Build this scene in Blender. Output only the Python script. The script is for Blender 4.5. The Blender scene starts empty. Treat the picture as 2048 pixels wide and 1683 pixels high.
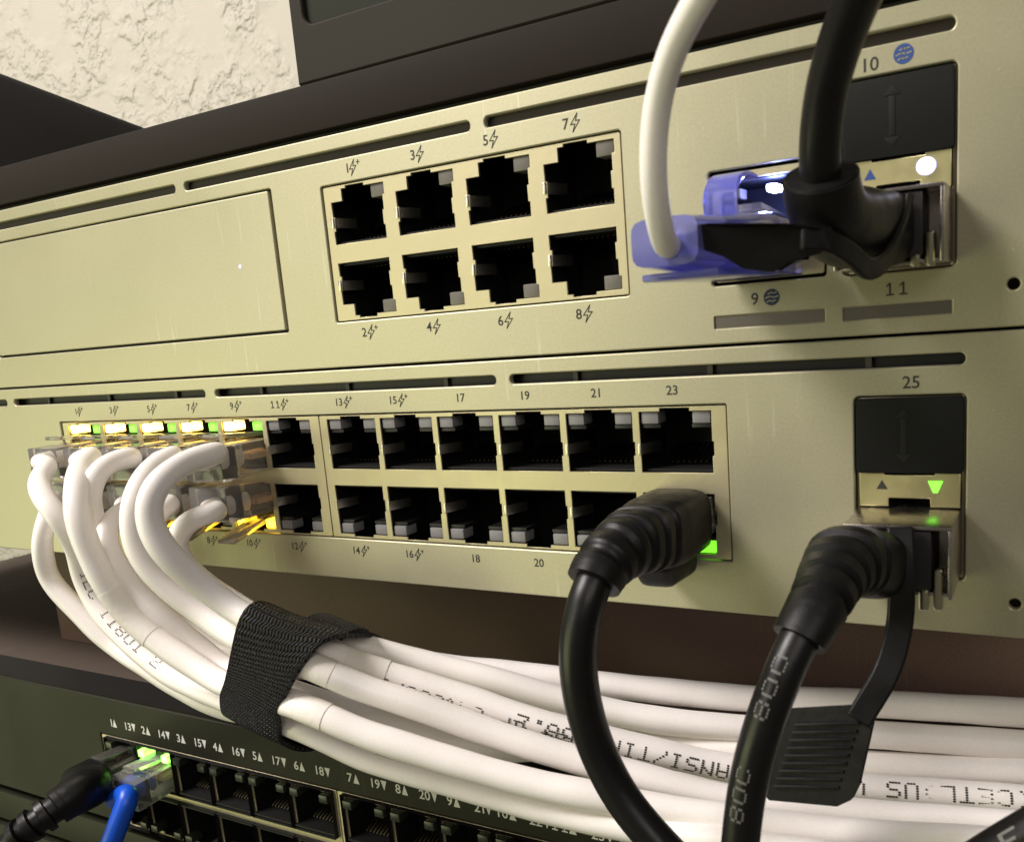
import bpy, bmesh, math, random
from mathutils import Vector, Matrix, Quaternion
R_ = math.radians
S = 0.001                      # everything below is written in millimetres
random.seed(7)
scene = bpy.context.scene
C = bpy.data.collections.new("scene_things"); scene.collection.children.link(C)

# ------------------------------------------------------------------ camera
F_PX, U0, V0, W_PX, H_PX = 1816.8749, 1092.0705, 1004.4376, 2048.0, 1683.0
CAM = Vector((145.9286, -140.1298, 5.2249))
def _rod(r):
    r = Vector(r); a = r.length; k = r / a
    return Matrix.Rotation(a, 3, k)
RM = _rod((0.2073, 0.5159, -0.0265)) @ Matrix(((1, 0, 0), (0, 0, -1), (0, 1, 0)))   # world -> camera (x right, y down, z forward)
RT = RM.transposed()
cd = bpy.data.cameras.new("camera"); cam = bpy.data.objects.new("camera", cd); scene.collection.objects.link(cam)
rot = Matrix((RM[0], -RM[1], -RM[2])).transposed()
cam.matrix_world = Matrix.Translation(CAM * S) @ rot.to_4x4()
cd.sensor_fit = 'HORIZONTAL'; cd.sensor_width = 36.0; cd.lens = F_PX / W_PX * 36.0
cd.shift_x = (W_PX / 2 - U0) / W_PX; cd.shift_y = (V0 - H_PX / 2) / W_PX
cd.clip_start = 0.005; cd.clip_end = 20.0
cd.dof.use_dof = True; cd.dof.focus_distance = 0.195; cd.dof.aperture_fstop = 55.0
scene.camera = cam
scene.render.resolution_x = 1024; scene.render.resolution_y = 841
def un(u, v, y):
    """point on the photograph's ray through (u, v) at depth plane y (mm)"""
    d = RT @ Vector(((u - U0) / F_PX, (v - V0) / F_PX, 1.0))
    t = (y - CAM.y) / d.y
    return CAM + d * t

# ------------------------------------------------------------------ world, lamps, exposure
w = bpy.data.worlds.new("World"); scene.world = w; w.use_nodes = True
w.node_tree.nodes['Background'].inputs[0].default_value = (1.0, 0.92, 0.74, 1)
w.node_tree.nodes['Background'].inputs[1].default_value = 0.11
def lamp(name, loc, target, size, power, col):
    l = bpy.data.lights.new(name, 'AREA'); l.shape = 'RECTANGLE'; l.size, l.size_y = size
    l.energy = power; l.color = col
    o = bpy.data.objects.new(name, l); scene.collection.objects.link(o)
    o.location = Vector(loc); o.rotation_euler = (Vector(target) - Vector(loc)).to_track_quat('-Z', 'Y').to_euler()
    return o
lamp("ceiling_lamp", (-0.54, -0.52, 0.78), (0.0, 0, -0.03), (0.46, 0.36), 18.0, (1.0, 0.94, 0.91))
lamp("front_fill", (-0.62, -1.10, 0.26), (0.04, 0, -0.04), (0.50, 0.32), 2.0, (1.0, 0.92, 0.88))  # added fill from the front that lightens the cables, no known source
lamp("side_lamp", (-0.95, -0.95, -0.30), (-0.05, 0, -0.05), (0.9, 0.7), 6.0, (0.95, 1.0, 0.52))
lamp("right_fill", (0.75, -0.85, 0.62), (0.08, 0, -0.02), (0.8, 0.6), 3.4, (1.0, 0.93, 0.86))  # added fill, lifts the shadows on the right, no lamp known there
scene.view_settings.view_transform = 'Standard'; scene.view_settings.look = 'None'
scene.view_settings.exposure = 0.0; scene.view_settings.gamma = 1.0
scene.view_settings.use_curve_mapping = False
scene.render.engine = 'CYCLES'
scene.cycles.max_bounces = 12; scene.cycles.transmission_bounces = 10; scene.cycles.transparent_max_bounces = 12

# ------------------------------------------------------------------ materials
MATS = {}
def mat(name, col, rough=0.5, metal=0.0, bump=0.0, bscale=400.0, var=0.0, vscale=60.0, trans=0.0, ior=1.45, emit=None, estr=0.0,
        coat=0.0, stretch=None, aniso=0.0, sss=0.0, rvar=0.0, spec=0.5, alpha=1.0, grain=0.0, wipe=0.4):
    if name in MATS: return MATS[name]
    m = bpy.data.materials.new(name); m.use_nodes = True; nt = m.node_tree
    b = nt.nodes['Principled BSDF']; I = b.inputs
    I['Base Color'].default_value = (*col, 1); I['Roughness'].default_value = rough; I['Metallic'].default_value = metal
    I['Transmission Weight'].default_value = trans; I['IOR'].default_value = ior; I['Coat Weight'].default_value = coat
    I['Anisotropic'].default_value = aniso; I['Anisotropic Rotation'].default_value = .25; I['Specular IOR Level'].default_value = spec; I['Alpha'].default_value = alpha
    if sss: I['Subsurface Weight'].default_value = sss; I['Subsurface Radius'].default_value = (0.001, 0.0008, 0.0006)
    if emit: I['Emission Color'].default_value = (*emit, 1); I['Emission Strength'].default_value = estr
    tc = nt.nodes.new('ShaderNodeTexCoord'); mp = nt.nodes.new('ShaderNodeMapping'); nt.links.new(tc.outputs['Object'], mp.inputs[0])
    if stretch: mp.inputs['Scale'].default_value = stretch
    if var or rvar:
        n = nt.nodes.new('ShaderNodeTexNoise'); n.inputs['Scale'].default_value = vscale; n.inputs['Detail'].default_value = 6
        n.inputs['Roughness'].default_value = 0.6
        nt.links.new(mp.outputs[0], n.inputs['Vector'])
        if var:
            mx = nt.nodes.new('ShaderNodeMixRGB'); mx.blend_type = 'MIX'
            mx.inputs[1].default_value = (*[c * (1 - var) for c in col], 1); mx.inputs[2].default_value = (*[min(1, c * (1 + var)) for c in col], 1)
            nt.links.new(n.outputs[0], mx.inputs[0]); nt.links.new(mx.outputs[0], I['Base Color'])
        if rvar:
            mr = nt.nodes.new('ShaderNodeMapRange'); mr.inputs['From Min'].default_value = 0.3; mr.inputs['From Max'].default_value = 0.7
            mr.inputs['To Min'].default_value = max(0.02, rough - rvar); mr.inputs['To Max'].default_value = min(1, rough + rvar)
            nt.links.new(n.outputs[0], mr.inputs[0]); nt.links.new(mr.outputs[0], I['Roughness'])
    if bump:
        n2 = nt.nodes.new('ShaderNodeTexNoise'); n2.inputs['Scale'].default_value = bscale; n2.inputs['Detail'].default_value = 5
        nt.links.new(mp.outputs[0], n2.inputs['Vector'])
        bp = nt.nodes.new('ShaderNodeBump'); bp.inputs['Strength'].default_value = bump; bp.inputs['Distance'].default_value = 0.0004
        nt.links.new(n2.outputs[0], bp.inputs['Height']); nt.links.new(bp.outputs[0], I['Normal'])
    if aniso:
        tg = nt.nodes.new('ShaderNodeTangent'); tg.direction_type = 'RADIAL'; tg.axis = 'Z'; nt.links.new(tg.outputs[0], I['Tangent'])
    if grain:
        base = I['Base Color'].links[0].from_socket if I['Base Color'].links else None
        g = nt.nodes.new('ShaderNodeTexNoise'); g.inputs['Scale'].default_value = 2300; g.inputs['Detail'].default_value = 3
        nt.links.new(tc.outputs['Object'], g.inputs['Vector'])
        gr = nt.nodes.new('ShaderNodeMapRange'); gr.inputs['From Min'].default_value = .25; gr.inputs['From Max'].default_value = .75
        gr.inputs['To Min'].default_value = 1 - grain; gr.inputs['To Max'].default_value = 1 + grain; nt.links.new(g.outputs[0], gr.inputs[0])
        mu = nt.nodes.new('ShaderNodeVectorMath'); mu.operation = 'SCALE'
        if base: nt.links.new(base, mu.inputs[0])
        else: mu.inputs[0].default_value = col
        nt.links.new(gr.outputs[0], mu.inputs['Scale'])
        # fine slanting wipe marks: long thin noise, only where a broad mask allows it
        mp2 = nt.nodes.new('ShaderNodeMapping'); mp2.inputs['Rotation'].default_value = (0, R_(38), 0); mp2.inputs['Scale'].default_value = (900, 40, 38)
        nt.links.new(tc.outputs['Object'], mp2.inputs[0])
        sc = nt.nodes.new('ShaderNodeTexNoise'); sc.inputs['Scale'].default_value = 1.0; sc.inputs['Detail'].default_value = 2; nt.links.new(mp2.outputs[0], sc.inputs['Vector'])
        s1 = nt.nodes.new('ShaderNodeMapRange'); s1.interpolation_type = 'SMOOTHSTEP'; s1.inputs['From Min'].default_value = .60; s1.inputs['From Max'].default_value = .74; nt.links.new(sc.outputs[0], s1.inputs[0])
        mk = nt.nodes.new('ShaderNodeTexNoise'); mk.inputs['Scale'].default_value = 26; mk.inputs['Detail'].default_value = 3; nt.links.new(tc.outputs['Object'], mk.inputs['Vector'])
        s2 = nt.nodes.new('ShaderNodeMapRange'); s2.interpolation_type = 'SMOOTHSTEP'; s2.inputs['From Min'].default_value = .50; s2.inputs['From Max'].default_value = .66; nt.links.new(mk.outputs[0], s2.inputs[0])
        mm = nt.nodes.new('ShaderNodeMath'); mm.operation = 'MULTIPLY'; nt.links.new(s1.outputs[0], mm.inputs[0]); nt.links.new(s2.outputs[0], mm.inputs[1])
        # dust specks
        vo = nt.nodes.new('ShaderNodeTexVoronoi'); vo.inputs['Scale'].default_value = 210; nt.links.new(tc.outputs['Object'], vo.inputs['Vector'])
        d1 = nt.nodes.new('ShaderNodeMapRange'); d1.inputs['From Min'].default_value = .035; d1.inputs['From Max'].default_value = .02; nt.links.new(vo.outputs['Distance'], d1.inputs[0])
        mx2 = nt.nodes.new('ShaderNodeMath'); mx2.operation = 'MAXIMUM'; nt.links.new(mm.outputs[0], mx2.inputs[0]); nt.links.new(d1.outputs[0], mx2.inputs[1])
        m3 = nt.nodes.new('ShaderNodeMath'); m3.operation = 'MULTIPLY'; m3.inputs[1].default_value = wipe; nt.links.new(mx2.outputs[0], m3.inputs[0])
        mc = nt.nodes.new('ShaderNodeMixRGB'); mc.inputs[2].default_value = (.80, .77, .68, 1); nt.links.new(m3.outputs[0], mc.inputs[0]); nt.links.new(mu.outputs[0], mc.inputs[1])
        nt.links.new(mc.outputs[0], I['Base Color'])
    MATS[name] = m
    return m
SILVER = mat('silver_paint', (0.425, 0.399, 0.266), 0.44, 0.45, aniso=.4, bump=0.018, bscale=2600, var=0.07, vscale=22, rvar=0.07, grain=.07, wipe=.38)
DOORSILVER = mat('silver_door', (0.435, 0.409, 0.276), 0.45, 0.42, aniso=.4, bump=0.015, bscale=2600, var=0.07, vscale=20, rvar=0.07, grain=.06, wipe=.38)
CASE = mat('dark_casing', (0.03, 0.028, 0.025), 0.6)
SHIELD = mat('port_shield_steel', (0.50, 0.45, 0.285), 0.44, 0.65, bump=0.06, bscale=900, var=0.10, vscale=120, rvar=0.08)
BRASS = mat('cage_steel', (0.76, 0.70, 0.36), 0.34, 0.9, var=0.08, vscale=150, rvar=0.06)
CHROME = mat('connector_nickel', (0.50, 0.46, 0.43), 0.26, 1.0, bump=0.05, bscale=700, var=0.06, vscale=200, rvar=0.08)
SOCKET = mat('socket_plastic', (0.004, 0.0037, 0.0035), 0.6)
SOCKETB = mat('socket_floor_plastic', (0.008, 0.0075, 0.007), 0.4)
PIN = mat('contact_gold', (0.02, 0.016, 0.01), 0.5, 1.0)
PINB = mat('contact_gold_bright', (0.35, 0.30, 0.18), 0.35, 1.0)
TAB = mat('grounding_steel', (0.55, 0.52, 0.47), 0.3, 1.0)
LENS = mat('lamp_lens', (0.20, 0.195, 0.20), 0.35, var=0.1, vscale=500)
LENSD = mat('lamp_lens_dark', (0.13, 0.12, 0.10), 0.4, var=0.1, vscale=500)  # darker lens tone for the gateway
AMBER = mat('lit_amber', (0.9, 0.5, 0.1), 0.4, emit=(1.0, 0.60, 0.06), estr=13.0)
AMBERD = mat('lit_amber_dim', (0.9, 0.5, 0.1), 0.4, emit=(1.0, 0.56, 0.02), estr=5.0)
GREEN = mat('lit_green', (0.2, 0.8, 0.1), 0.4, emit=(0.22, 0.85, 0.03), estr=1.0)
GREENB = mat('lit_green_bright', (0.2, 0.8, 0.1), 0.4, emit=(0.25, 1.0, 0.06), estr=7.0)
WHITELED = mat('lit_white', (0.9, 0.9, 1.0), 0.4, emit=(0.75, 0.72, 1.0), estr=10.0)
BLUELED = mat('lit_blue', (0.5, 0.6, 1.0), 0.4, emit=(0.22, 0.28, 1.0), estr=260.0)
DARKINK = mat('printed_ink', (0.035, 0.032, 0.025), 0.6)
BLUEINK = mat('blue_ink', (0.03, 0.07, 0.24), 0.5)
NAVYINK = mat('navy_ink', (0.018, 0.03, 0.075), 0.5)
WHITEINK = mat('white_ink', (0.62, 0.62, 0.56), 0.6)
GREYSTRIP = mat('grey_label_strip', (0.22, 0.20, 0.17), 0.28, 0.8, var=0.1, vscale=60)
RUBBER = mat('dust_plug_rubber', (0.0075, 0.008, 0.007), 0.65, spec=.2, bump=0.06, bscale=1800, var=0.2, vscale=300)
BLACKCABLE = mat('black_cable_jacket', (0.006, 0.0056, 0.0056), 0.34, spec=.42, bump=0.05, bscale=900, rvar=0.08, vscale=200)
BLACKBOOT = mat('black_boot_plastic', (0.006, 0.0057, 0.0057), 0.42, spec=.32, bump=0.10, bscale=1100, rvar=0.1, vscale=260)
WHITECABLE = mat('white_cable_jacket', (0.90, 0.85, 0.81), 0.38, bump=0.05, bscale=300, var=0.05, vscale=70, sss=0.12, rvar=.12, grain=.03, wipe=.12)
TAPE = mat('white_tape', (0.84, 0.79, 0.73), 0.6, bump=0.2, bscale=900, var=0.05, vscale=300)
BLUECABLE = mat('blue_cable_jacket', (0.008, 0.09, 0.62), 0.36, bump=0.05, bscale=600, var=0.1, vscale=90)
CLEAR = mat('clear_plug_plastic', (0.96, 0.92, 0.86), 0.09, trans=0.85, ior=1.45, bump=0.30, bscale=350)
BLUECLEAR = mat('blue_boot_plastic', (0.36, 0.38, 1.0), 0.09, trans=0.74, sss=.3, ior=1.38, bump=0.06, bscale=300)
WIREPALE = mat('crimp_plastic', (.75, .70, .62), .3, trans=.4)
WIRE = mat('wire_insulation', (0.62, 0.42, 0.25), 0.5, var=0.3, vscale=700)
BLKPANEL = mat('black_enamel', (0.0135, 0.0138, 0.0068), 0.55, bump=0.03, bscale=2200, var=0.10, vscale=40, rvar=0.05, spec=.25, grain=.12, wipe=.05)
BEZEL = mat('black_bezel', (0.010, 0.0095, 0.009), 0.5)
LIDTOP = mat('black_lid', (0.085, 0.065, 0.052), 0.75, bump=0.04, bscale=1800, var=0.15, vscale=18, spec=.15, grain=.12, wipe=.12)
SHELF = mat('shelf_steel', (0.020, 0.0155, 0.0115), 0.65, spec=.12, bump=0.03, bscale=1800, var=0.12, vscale=22)
BOXPL = mat('equipment_box_plastic', (0.026, 0.022, 0.015), 0.6, spec=.15, bump=0.02, bscale=1500, var=0.12, vscale=14)
BOARD = mat('dark_board', (0.004, 0.003, 0.0025), 0.8, spec=.1, var=0.1, vscale=20)

# ------------------------------------------------------------------ object helpers
WO = {}
def W(o): return WO[o.name] if o is not None else Vector((0, 0, 0))
def tag(o, label=None, cat=None, group=None, kind=None):
    for k, v in (('label', label), ('category', cat), ('group', group), ('kind', kind)):
        if v: o[k] = v
    return o
def thing(name, loc, label, cat, group=None):
    o = bpy.data.objects.new(name, None); o.empty_display_size = 0.005; C.objects.link(o)
    o.location = Vector(loc) * S; WO[o.name] = Vector(loc)
    return tag(o, label, cat, group)
def link_mesh(name, me, parent, org):
    o = bpy.data.objects.new(name, me); C.objects.link(o)
    if parent is not None:
        o.parent = parent; o.location = (Vector(org) - W(parent)) * S
    else: o.location = Vector(org) * S
    WO[o.name] = Vector(org)
    return o
def obj(name, verts, faces, m, parent=None, smooth=False, org=None, sharp=40, uvs=None):
    org = Vector(org) if org is not None else (Vector(W(parent)) if parent is not None else Vector(verts[0]))
    me = bpy.data.meshes.new(name)
    me.from_pydata([(Vector(v) - org) * S for v in verts], [], faces)
    me.materials.append(m); me.validate(); me.update()
    if uvs is not None:
        ul = me.uv_layers.new(name='UVMap')
        for lp in me.loops: ul.data[lp.index].uv = uvs[lp.vertex_index]
    if smooth:
        for p in me.polygons: p.use_smooth = True
        me.set_sharp_from_angle(angle=R_(sharp))
    return link_mesh(name, me, parent, org)
class MB:
    """collects shapes (mm) that become ONE mesh"""
    def __init__(s): s.v = []; s.f = []
    def add(s, v, f):
        n = len(s.v); s.v += [Vector(p) for p in v]; s.f += [tuple(i + n for i in q) for q in f]; return s
    def box(s, x0, x1, y0, y1, z0, z1):
        v = [(x, y, z) for z in (z0, z1) for y in (y0, y1) for x in (x0, x1)]
        return s.add(v, [(0, 2, 3, 1), (4, 5, 7, 6), (0, 1, 5, 4), (1, 3, 7, 5), (3, 2, 6, 7), (2, 0, 4, 6)])
    def hexa(s, p):   # 8 points: lower ring 4, upper ring 4
        return s.add(p, [(3, 2, 1, 0), (4, 5, 6, 7), (0, 1, 5, 4), (1, 2, 6, 5), (2, 3, 7, 6), (3, 0, 4, 7)])
    def strokes(s, pts, wd, y, closed=True, th=0.02):
        n = len(pts)
        for i in range(n if closed else n - 1):
            a = Vector(pts[i]); b = Vector(pts[(i + 1) % n]); d = b - a
            if d.length < 1e-6: continue
            d.normalize(); nn = Vector((-d.y, d.x)) * wd / 2; a = a - d * wd * .4; b = b + d * wd * .4
            q = [a - nn, b - nn, b + nn, a + nn]
            s.add([(p.x, y, p.y) for p in q], [(0, 1, 2, 3)])
        return s
    def poly(s, pts, y):
        return s.add([(a, y, b) for a, b in pts], [tuple(range(len(pts)))])
    def prism(s, pts, y0, y1):
        n = len(pts)
        return s.add([(a, y0, b) for a, b in pts] + [(a, y1, b) for a, b in pts],
                     [tuple(range(n)), tuple(range(2 * n - 1, n - 1, -1))] + [(i, i + n, (i + 1) % n + n, (i + 1) % n) for i in range(n)])
    def build(s, name, m, parent=None, org=None, bevel=0.0, smooth=False, seg=2):
        o = obj(name, s.v, s.f, m, parent, smooth, org)
        bm = bmesh.new(); bm.from_mesh(o.data)
        if bevel:
            bmesh.ops.bevel(bm, geom=[e for e in bm.edges if len(e.link_faces) == 2 and e.calc_face_angle(0) > 0.5], offset=bevel * S, segments=seg, affect='EDGES', profile=0.6, clamp_overlap=True)
        bmesh.ops.recalc_face_normals(bm, faces=bm.faces)
        bm.to_mesh(o.data); bm.free()
        if bevel:
            for p in o.data.polygons: p.use_smooth = True
            o.data.set_sharp_from_angle(angle=R_(35))
        return o
def copy_part(o, parent, org):
    c = o.copy(); C.objects.link(c); c.parent = parent
    c.location = (Vector(org) - W(parent)) * S; WO[c.name] = Vector(org)
    return c
def rr(x0, z0, x1, z1, r, n=5):
    pts = []
    for cx, cz, a0 in ((x1 - r, z1 - r, 0), (x0 + r, z1 - r, 90), (x0 + r, z0 + r, 180), (x1 - r, z0 + r, 270)):
        for i in range(n + 1):
            a = R_(a0 + 90 * i / n); pts.append((cx + r * math.cos(a), cz + r * math.sin(a)))
    return pts
def curve_mesh(cu):
    o = bpy.data.objects.new('tmp', cu); scene.collection.objects.link(o)
    bpy.context.view_layer.update()
    dg = bpy.context.evaluated_depsgraph_get()
    me = bpy.data.meshes.new_from_object(o.evaluated_get(dg))
    bpy.data.objects.remove(o); bpy.data.curves.remove(cu)
    return me
def plate(name, outer, holes, yfront, thick, m, parent, bevel=0.15):
    """flat sheet in the x-z plane with openings; its front face lies at yfront"""
    cu = bpy.data.curves.new(name, 'CURVE'); cu.dimensions = '2D'; cu.fill_mode = 'BOTH'
    for pts in [outer] + holes:
        sp = cu.splines.new('POLY'); sp.points.add(len(pts) - 1); sp.use_cyclic_u = True
        for p, (a, b) in zip(sp.points, pts): p.co = (a, b, 0, 1)
    cu.extrude = thick / 2 - bevel; cu.bevel_depth = bevel; cu.bevel_resolution = 1; cu.offset = -bevel
    me = curve_mesh(cu); me.name = name
    org = W(parent); yc = yfront + thick / 2
    for v in me.vertices:
        x, y, z = v.co; v.co = (Vector((x, yc - z, y)) - org) * S
    me.materials.clear(); me.materials.append(m)
    return link_mesh(name, me, parent, org)
def text_verts(txt, size, spacing=1.0):
    cu = bpy.data.curves.new('t', 'FONT'); cu.body = txt; cu.size = size; cu.align_x = 'CENTER'; cu.align_y = 'CENTER'
    cu.space_character = spacing; cu.resolution_u = 3; cu.offset = size * .013
    me = curve_mesh(cu); v = [p.co.copy() for p in me.vertices]; f = [tuple(p.vertices) for p in me.polygons]
    bpy.data.meshes.remove(me)
    return v, f
TXT = {}
def put_text(mb, txt, x, z, size, y, align='c', sx=1.0):
    k = (txt, size)
    if k not in TXT: TXT[k] = text_verts(txt, size)
    v, f = TXT[k]
    if txt == '11':
        if align == 'r': x -= .58 * size
        for dx in (-.36, .36):
            h = size * .36; xx = x + dx * size
            mb.add([(xx + a * size, y, z + b) for a, b in ((-.055, -h), (.055, -h), (.055, h), (-.055, h))], [(0, 1, 2, 3)])
            mb.add([(xx + a * size, y - .004, z + b) for a, b in ((-.055, h), (-.20, h - .16 * size), (-.20, h - .27 * size), (-.055, h - .13 * size))], [(0, 1, 2, 3)])
            mb.add([(xx + a * size, y - .004, z + b) for a, b in ((-.21, -h), (.21, -h), (.21, -h + .10 * size), (-.21, -h + .10 * size))], [(0, 1, 2, 3)])
        return 1.1 * size
    xs = [p.x for p in v]; zs = [p.y for p in v]; cx = (min(xs) + max(xs)) / 2; cz = (min(zs) + max(zs)) / 2
    if align == 'r': cx = max(xs)
    if align == 'l': cx = min(xs)
    mb.add([(x + (p.x - cx) * sx, y, z + p.y - cz) for p in v], f)
    return max(xs) - min(xs)

def catmull(P, step=1.2):
    P = [Vector(p) for p in P]
    P = [P[0] * 2 - P[1]] + P + [P[-1] * 2 - P[-2]]
    out = []
    for i in range(1, len(P) - 2):
        p0, p1, p2, p3 = P[i - 1:i + 3]
        t0 = 0; t1 = t0 + max(1e-3, (p1 - p0).length) ** .5; t2 = t1 + max(1e-3, (p2 - p1).length) ** .5; t3 = t2 + max(1e-3, (p3 - p2).length) ** .5
        n = max(3, int((p2 - p1).length / step))
        for k in range(n):
            t = t1 + (t2 - t1) * k / n
            a1 = p0 * ((t1 - t) / (t1 - t0)) + p1 * ((t - t0) / (t1 - t0)); a2 = p1 * ((t2 - t) / (t2 - t1)) + p2 * ((t - t1) / (t2 - t1))
            a3 = p2 * ((t3 - t) / (t3 - t2)) + p3 * ((t - t2) / (t3 - t2))
            b1 = a1 * ((t2 - t) / (t2 - t0)) + a2 * ((t - t0) / (t2 - t0)); b2 = a2 * ((t3 - t) / (t3 - t1)) + a3 * ((t - t1) / (t3 - t1))
            out.append(b1 * ((t2 - t) / (t2 - t1)) + b2 * ((t - t1) / (t2 - t1)))
    out.append(P[-2])
    return out
def resample(Q, step):
    L = [0.0]
    for a, b in zip(Q, Q[1:]): L.append(L[-1] + (b - a).length)
    n = max(2, int(L[-1] / step)); out = []; j = 0
    for i in range(n + 1):
        s = L[-1] * i / n
        while j < len(L) - 2 and L[j + 1] < s: j += 1
        out.append(Q[j].lerp(Q[j + 1], (s - L[j]) / max(1e-9, L[j + 1] - L[j])))
    return out, L[-1]
class Path:
    def __init__(s, pts, step=1.2, smooth=6):
        q = catmull(pts); q, s.len = resample(q, step)
        for _ in range(smooth):
            q = [q[0]] + [(q[i - 1] + q[i] * 2 + q[i + 1]) / 4 for i in range(1, len(q) - 1)] + [q[-1]]
        s.p, s.len = resample(q, step); s.n = len(s.p)
        s.t = [(s.p[min(i + 1, s.n - 1)] - s.p[max(i - 1, 0)]).normalized() for i in range(s.n)]
        up = Vector((0, 0, 1)) if abs(s.t[0].z) < .9 else Vector((1, 0, 0))
        nrm = (up - s.t[0] * up.dot(s.t[0])).normalized(); s.N = []
        for i in range(s.n):
            if i: nrm = s.t[i - 1].rotation_difference(s.t[i]) @ nrm
            nrm = (nrm - s.t[i] * nrm.dot(s.t[i])).normalized(); s.N.append(nrm.copy())
    def at(s, d):
        f = max(0, min(s.n - 1.001, d / s.len * (s.n - 1))); i = int(f); k = f - i
        return s.p[i].lerp(s.p[i + 1], k), s.t[i].lerp(s.t[i + 1], k).normalized(), s.N[i].lerp(s.N[i + 1], k).normalized()
    def nearest(s, q):
        i = min(range(s.n), key=lambda i: (s.p[i] - q).length); return i * s.len / (s.n - 1)
def tube(name, path, rad, m, parent, d0=0, d1=None, seg=20, step=None, squash=None, caps=True):
    """swept round jacket; rad is a number or a function of the distance along the path"""
    d1 = path.len if d1 is None else d1
    n = max(2, int((d1 - d0) / (step or 1.2))); v = []; f = []
    for i in range(n + 1):
        d = d0 + (d1 - d0) * i / n; p, t, N = path.at(d); B = t.cross(N)
        r = rad(d - d0) if callable(rad) else rad
        sq = squash(d - d0) if squash else (1, 1)
        for k in range(seg):
            a = 2 * math.pi * k / seg; ca, sa = math.cos(a), math.sin(a)
            if len(sq) > 2:
                e = sq[2]; g = (abs(ca) ** e + abs(sa) ** e) ** (-1 / e); ca *= g; sa *= g
            v.append(p + N * (ca * r * sq[0]) + B * (sa * r * sq[1]))
    for i in range(n):
        for k in range(seg):
            f.append((i * seg + k, i * seg + (k + 1) % seg, (i + 1) * seg + (k + 1) % seg, (i + 1) * seg + k))
    if caps:
        f.append(tuple(range(seg - 1, -1, -1))); f.append(tuple(range(n * seg, (n + 1) * seg)))
    return obj(name, v, f, m, parent, smooth=True, sharp=50)

# dot-matrix print as ink-jetted on cable jackets
FONT57 = {'A': '01110 10001 10001 11111 10001 10001 10001', 'B': '11110 10001 10001 11110 10001 10001 11110', 'C': '01110 10001 10000 10000 10000 10001 01110',
 'D': '11110 10001 10001 10001 10001 10001 11110', 'E': '11111 10000 10000 11110 10000 10000 11111', 'F': '11111 10000 10000 11110 10000 10000 10000',
 'G': '01110 10001 10000 10111 10001 10001 01110', 'I': '01110 00100 00100 00100 00100 00100 01110', 'L': '10000 10000 10000 10000 10000 10000 11111',
 'N': '10001 11001 10101 10011 10001 10001 10001', 'O': '01110 10001 10001 10001 10001 10001 01110', 'R': '11110 10001 10001 11110 10100 10010 10001',
 'S': '01111 10000 10000 01110 00001 00001 11110', 'T': '11111 00100 00100 00100 00100 00100 00100', 'U': '10001 10001 10001 10001 10001 10001 01110',
 'V': '10001 10001 10001 10001 10001 01010 00100', 'W': '10001 10001 10001 10101 10101 11011 10001', 'P': '11110 10001 10001 11110 10000 10000 10000',
 'Y': '10001 10001 01010 00100 00100 00100 00100', 't': '00100 00100 01110 00100 00100 00101 00010', 'a': '00000 00000 01110 00001 01111 10001 01111',
 'e': '00000 00000 01110 10001 11111 10000 01110', 'g': '00000 01111 10001 01111 00001 10001 01110', 'o': '00000 00000 01110 10001 10001 10001 01110',
 'r': '00000 00000 10110 11001 10000 10000 10000', 'y': '00000 10001 10001 01111 00001 00001 01110', '#': '01010 01010 11111 01010 11111 01010 01010',
 '0': '01110 10001 10001 10001 10001 10001 01110', '1': '00100 01100 00100 00100 00100 00100 01110', '2': '01110 10001 00001 00110 01000 10000 11111',
 '3': '11110 00001 00001 01110 00001 00001 11110', '4': '00010 00110 01010 10010 11111 00010 00010', '5': '11111 10000 11110 00001 00001 10001 01110',
 '6': '01110 10000 11110 10001 10001 10001 01110', '7': '11111 00001 00010 00100 01000 01000 01000', '8': '01110 10001 10001 01110 10001 10001 01110',
 '9': '01110 10001 10001 01111 00001 00001 01110', '/': '00001 00001 00010 00100 01000 10000 10000', '-': '00000 00000 00000 11111 00000 00000 00000',
 '.': '00000 00000 00000 00000 00000 01100 01100', '(': '00010 00100 01000 01000 01000 00100 00010', ')': '01000 00100 00010 00010 00010 00100 01000', ' ': '00000 00000 00000 00000 00000 00000 00000'}
def print_on(name, path, r, txt, start, sgn, m, parent, colp=0.62, rowp=0.36, ang=0.0, flip=1, dot=(0.33, 0.21)):
    """dots laid on the jacket, turned to face the front; sgn = reading direction along the path"""
    mb = MB(); d = start
    for ch in txt:
        rows = FONT57.get(ch, FONT57[' ']).split()
        for c in range(5):
            for rw in range(7):
                if rows[rw][c] != '1': continue
                s = d + sgn * c * colp; p, t, N = path.at(s)
                vd = CAM - p; n0 = (vd - t * vd.dot(t)).normalized(); b = t.cross(n0)
                q = []
                for k in range(6):
                    a = 2 * math.pi * k / 6
                    da = ang + flip * ((3 - rw) * rowp + dot[1] * math.sin(a)) / r
                    p2, t2, _ = path.at(s + dot[0] * math.cos(a))
                    q.append(p2 + (n0 * math.cos(da) + b * math.sin(da)) * (r + 0.035))
                mb.add(q, [tuple(range(6))])
        d += sgn * 6.2 * colp
    return mb.build(name, m, parent)

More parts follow.
